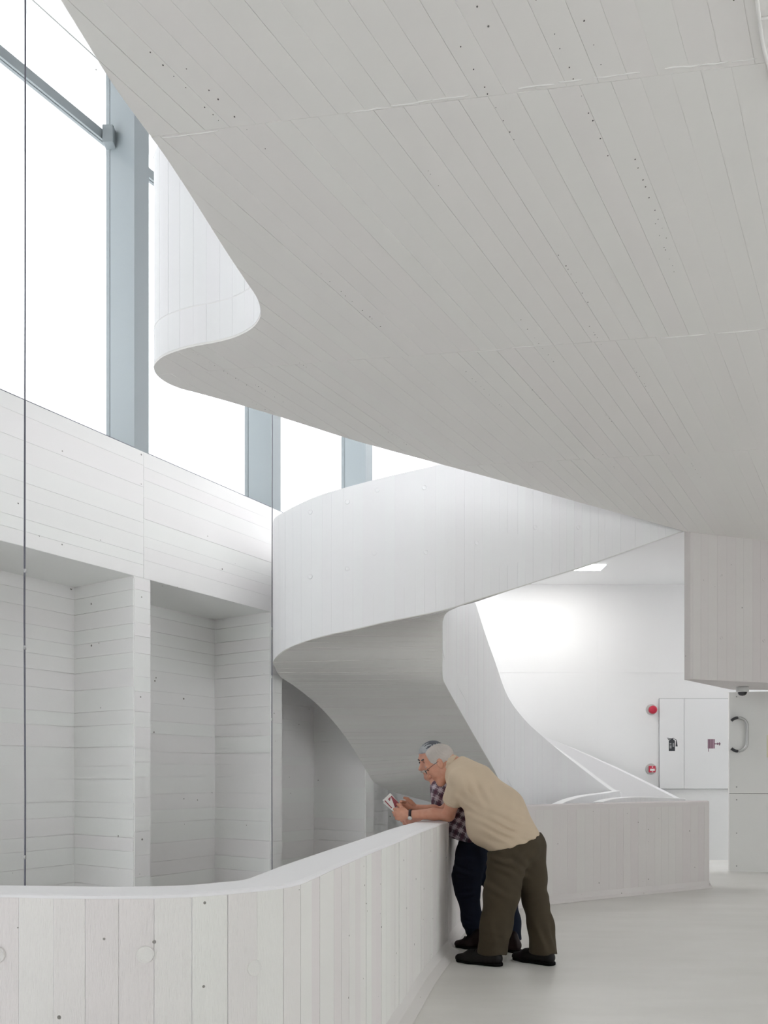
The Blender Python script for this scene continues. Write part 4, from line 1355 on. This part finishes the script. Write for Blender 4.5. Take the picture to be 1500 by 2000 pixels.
me.transform(Matrix.Translation(Vector(dq)) @ Vector((0, 0, 1)).rotation_difference(Vector(unit(-cL * .8 - bL * .6))).to_matrix().to_4x4())
link('watch_case', me, M_DIAL, wt)
# shirt and trouser details


# ------------------------------------------------------------------ the farther man: plaid shirt, dark jeans
M_SKIN2 = skin_mat('ruddy_skin', (.60, .33, .245))
M_JEANS = cloth('dark_navy_denim', (.0075, .012, .026), var=.3)
M_SHOE2 = plain('dark_brown_shoe_leather', (.014, .005, .005), .5, 0, .25)
M_HAIR2 = cloth('dark_grey_hair', (.085, .09, .105), .7, .5, 300)
M_HAIR2B = cloth('silver_temple_hair', (.34, .345, .36), .7, .4, 300)
M_MOUST = cloth('white_moustache', (.55, .5, .46), .8, .2, 400)
M_BELT = plain('black_belt', (.01, .01, .012), .5)
fB = unit([-.98, .05, 0]); lB = np.array([-fB[1], fB[0], 0], np.float32)
pelB = Wd(930, 1655, 6.19); waiB = Wd(912, 1605, 6.21); cheB = Wd(880, 1560, 6.24); nekB = Wd(861, 1522, 6.26)
shLB = Wd(862, 1541, 6.10); shRB = shLB - lB * .34
elLB = Wd(866, 1592, 6.17); wrLB = Wd(812, 1598, 6.15)
elRB = Wd(858, 1588, 6.41); wrRB = Wd(822, 1592, 6.27)
headB = Wd(845, 1484, 6.25); HB = head_frame([-.86, -.52], 17); sB = 1.03
manB = thing('person', (pelB[0], pelB[1], 0), 'man with white moustache in plaid shirt and dark jeans, behind the man in beige', 'person', 'men leaning on the parapet')
B = SDF()
add_head(B, headB, HB, sB, 1.02)
B.cone(at_head(headB, HB, (-.03, 0, -.06)), nekB, .06, .068, .03)
B.cone(nekB, cheB, .075, .11, .05).cone(cheB, waiB, .11, .11, .05).cone(waiB, pelB, .11, .11, .05)
for sh, el, wr in ((shLB, elLB, wrLB), (shRB, elRB, wrRB)):
    B.cone(nekB * .5 + sh * .5, sh, .08, .06, .04).cone(sh, el, .056, .044, .02).cone(el, wr, .042, .028, .02)
for wr, el, sg in ((wrLB, elLB, 1), (wrRB, elRB, -1)):
    a_ = unit(wr - el); b_ = unit([0, 0, 1]); b_ = unit(b_ - a_ * (b_ @ a_)); c_ = np.cross(b_, a_)
    if c_[1] * sg < 0: c_ = -c_
    hand(B, wr, a_, b_, c_, 1.05, (.9, 1, 1, 1.1), (.045, .015, .02))
kneeFB, ankFB = Wd(913, 1738, 6.03), Wd(931, 1838, 6.06)
kneeRB, ankRB = Wd(984, 1755, 6.02), Wd(1001, 1848, 5.97)
hipFB, hipRB = Wd(922, 1672, 6.06), Wd(945, 1668, 6.2)
for h_, k_, a_ in ((hipFB, kneeFB, ankFB), (hipRB, kneeRB, ankRB)):
    B.chain([pelB, h_, k_, a_], [.11, .085, .06, .04], .04)
lo, hi = bounds([headB, wrLB + np.array([-.15, 0, 0]), ankFB, ankRB, pelB, shRB, shLB], .2)
dress('body', nets('body', B, lo, hi, .0055), M_SKIN2, manB)
T = SDF()
for g in (-1, 1):
    o_ = lB * (.06 * g)
    T.chain([pelB + o_ + np.array([0, 0, .0], np.float32), waiB + o_, cheB + o_, nekB * .5 + cheB * .5 + o_ * .6], [.145, .155, .145, .10], .06)
T.ell(Wd(908, 1618, 6.1), np.eye(3), (.14, .16, .13), .05)
for sh, el in ((shLB, elLB), (shRB, elRB)):
    T.cone(nekB * .7 + cheB * .3, sh, .08, .078, .05); T.cone(sh, sh * .4 + el * .6, .078, .072, .03)
axB = unit(elLB - shLB); slB = shLB * .44 + elLB * .56; slB2 = shRB * .44 + elRB * .56; axB2 = unit(elRB - shRB)
zb = CAMZ + (HY - 1650) / F * 6.05
def shirt2(P, d):
    d = d + folds(P, [(Wd(850, 1555, 5.95), (.8, .1, .4), .045, .005, .08), (Wd(905, 1635, 6.0), (.2, 0, 1), .05, .005, .1)])
    for sl, a_ in ((slB, axB), (slB2, axB2)):
        q = P - sl; t = q @ a_
        ia = (t > 0) & (((q - t[:, None] * a_) ** 2).sum(1) < .1 ** 2) & (t < .2)
        d = np.where(ia, np.maximum(d, t), d)
    return np.maximum(d, zb - .25 * (P[:, 0] - .72) - P[:, 2])
T.fn(shirt2)
T.cut_ell(nekB + np.array([-.045, -.02, .055], np.float32), np.eye(3), (.075, .075, .07), .01)
lo, hi = bounds([shLB, shRB, pelB, slB, nekB], .23)
dress('plaid_shirt', nets('plaid_shirt', T, lo, hi, .008), plaid_mat('plum_check_cotton', tuple(unit([.55, .2, .8])), tuple(unit([.8, -.35, -.5]))), manB)
Cc = SDF()
cN = at_head(headB, HB, (-.03, 0, -.06)) * .2 + nekB * .8; axn = unit(at_head(headB, HB, (-.03, 0, -.06)) - nekB); e1 = unit(np.cross(axn, lB))
ring = [cN + (e1 * math.cos(t) + lB * math.sin(t)) * .078 for t in np.linspace(0, 2 * math.pi, 17)]
for p, q in zip(ring, ring[1:]):
    Cc.cone(p - axn * .016, q - axn * .016, .011, .011, .004); Cc.cone(p + axn * .006, q + axn * .006, .006, .006, .01)
lo, hi = bounds(ring, .05)
dress('collar', nets('collar', Cc, lo, hi, .006), bpy.data.materials['plum_check_cotton'], manB)
Q = SDF()
Q.cone(pelB + lB * .05, pelB - lB * .05, .142, .142, .05)
Q.chain([hipFB, Wd(911, 1712, 6.04), kneeFB, Wd(922, 1795, 6.05), Wd(934, 1842, 6.06)], [.132, .102, .088, .074, .068], .05)
Q.chain([hipRB, kneeRB, Wd(993, 1800, 5.99), Wd(1001, 1852, 5.97)], [.125, .095, .085, .075], .05)
def jeans(P, d):
    d = d + folds(P, [(Wd(905, 1700, 5.95), (.3, 0, 1), .055, .005, .12), (Wd(912, 1745, 5.95), (-.3, 0, 1), .05, .005, .09), (Wd(925, 1815, 5.98), (.2, 0, 1), .045, .005, .1)])
    return np.maximum(np.maximum(d, .075 - P[:, 2]), P[:, 2] - (zb + .03 - .25 * (P[:, 0] - .72)))
Q.fn(jeans)
lo, hi = bounds([pelB, hipRB, ankFB, ankRB, kneeFB], .2)
dress('jeans', nets('jeans', Q, lo, hi, .0085), M_JEANS, manB)
# belt
cb_ = pelB + np.array([-.012, 0, .05], np.float32); bn = unit([.25, 0, 1]); b1 = unit(np.cross(lB, bn))
rb = [tuple(cb_ + b1 * math.cos(t) * .152 + lB * math.sin(t) * .205) for t in np.linspace(0, 2 * math.pi, 33)[:-1]]
dress('belt', band_mesh('belt', cb_, bn, rb, .019, .004), M_BELT, manB)
shoe(manB, G0(886.5, 1849), G0(952, 1856), M_SHOE2, .046)
shoe(manB, G0(955, 1853), G0(1019, 1861), M_SHOE2, .046)
def limB(L_):
    f, l, u = L_[:, 0], np.abs(L_[:, 1]), L_[:, 2]
    side = np.maximum(f - .045 - .55 * np.clip(u - .02, -.04, .06), -(u + .01))
    nape = np.maximum(f + .018, -(u + .07))
    top = np.maximum(f - .105, -(u - .075))
    return np.minimum(np.minimum(side, nape), top)
Hh = hair_region(headB, HB, sB, (.117, .0885, .103), limB)
lo, hi = bounds([headB], .17)
me = nets('hair', Hh, lo, hi, .0045)
ho = dress('hair', me, M_HAIR2, manB)
# the hair turns silver at the front and temples
me.materials.append(M_HAIR2B)
co = np.empty(len(me.vertices) * 3, np.float32); me.vertices.foreach_get('co', co); co = co.reshape(-1, 3)
Lc = (co - headB) @ HB.T
silver = (Lc[:, 0] + .03 * np.sin(Lc[:, 1] * 260 + Lc[:, 0] * 90) > .038) | (np.abs(Lc[:, 1]) + .012 * np.sin(Lc[:, 0] * 240 + Lc[:, 2] * 130) > .066)
for p in me.polygons:
    if silver[p.vertices[0]]: p.material_index = 1
mo = SDF()
q = lambda f, l, u: at_head(headB, HB, np.array([f, l, u]) * sB)
mo.chain([q(.092, -.036, -.074), q(.108, -.018, -.060), q(.113, 0, -.054), q(.108, .018, -.060), q(.092, .036, -.074)], [.006, .0105, .0095, .0105, .006], .006)
lo, hi = bounds([q(.105, 0, -.06)], .06)
dress('moustache', nets('moustache', mo, lo, hi, .004), M_MOUST, manB)
for g in (-1, 1):
    e = at_head(headB, HB, np.array([.0985, g * .033, .006]) * sB)
    sp = SDF().ell(e, HB, (.006, .012, .006), .01)
    lo, hi = bounds([e], .02)
    dress('eye', nets('eye', sp, lo, hi, .0025), M_EYE, manB)
    b0 = [tuple(q(f_, g * l_, u_)) for f_, l_, u_ in ((.106, .012, .026), (.105, .032, .033), (.095, .052, .027))]
    dress('eyebrow', tube_mesh('eyebrow', b0, [.005, .0055, .003], 6), M_HAIR2, manB)

# ------------------------------------------------------------------ the folded leaflet they read
M_PAPER = plain('white_leaflet_paper', (.80, .79, .77), .7)
M_PRINT = cloth('rose_print', (.36, .10, .12), .7, .7, 90)
lf = thing('folded_leaflet', Wd(770, 1576, 5.93), 'small folded leaflet with a rose-red picture held in the hands', 'leaflet')
def leaf(name, pts, mat, parent, th=.0012):
    P = [np.array(p, np.float32) for p in pts]
    n = unit(np.cross(P[1] - P[0], P[3] - P[0]))
    vs = [tuple(p + n * th) for p in P] + [tuple(p - n * th) for p in P]
    fs = [[0, 1, 2, 3], [7, 6, 5, 4], [0, 4, 5, 1], [1, 5, 6, 2], [2, 6, 7, 3], [3, 7, 4, 0]]
    return dress(name, fix_normals(mesh(name, vs, fs)), mat, parent)
a0, a1, a2, a3 = Wd(747.5, 1563, 5.90), Wd(762, 1549, 5.95), Wd(786, 1575, 5.96), Wd(770, 1587, 5.90)
leaf('front_leaf', [a0, a1, a2, a3], M_PAPER, lf)
b0_, b1_ = Wd(748.5, 1568, 5.94), Wd(762, 1552, 5.99)
leaf('back_leaf', [b0_, b1_, a2 + np.array([0, .01, -.002], np.float32), a3 + np.array([0, .01, -.002], np.float32)], M_PAPER, lf)
nl = unit(np.cross(a1 - a0, a3 - a0)); nl = nl if nl[1] < 0 else -nl
mixp = lambda u, v: (a0 * (1 - u) + a1 * u) * (1 - v) + (a3 * (1 - u) + a2 * u) * v + nl * .0018
leaf('printed_picture', [mixp(.42, .16), mixp(.92, .16), mixp(.95, .80), mixp(.40, .80)], M_PRINT, lf, .0006)
leaf('printed_band', [mixp(.06, .1), mixp(.16, .1), mixp(.16, .7), mixp(.06, .7)], M_PRINT, lf, .0006)
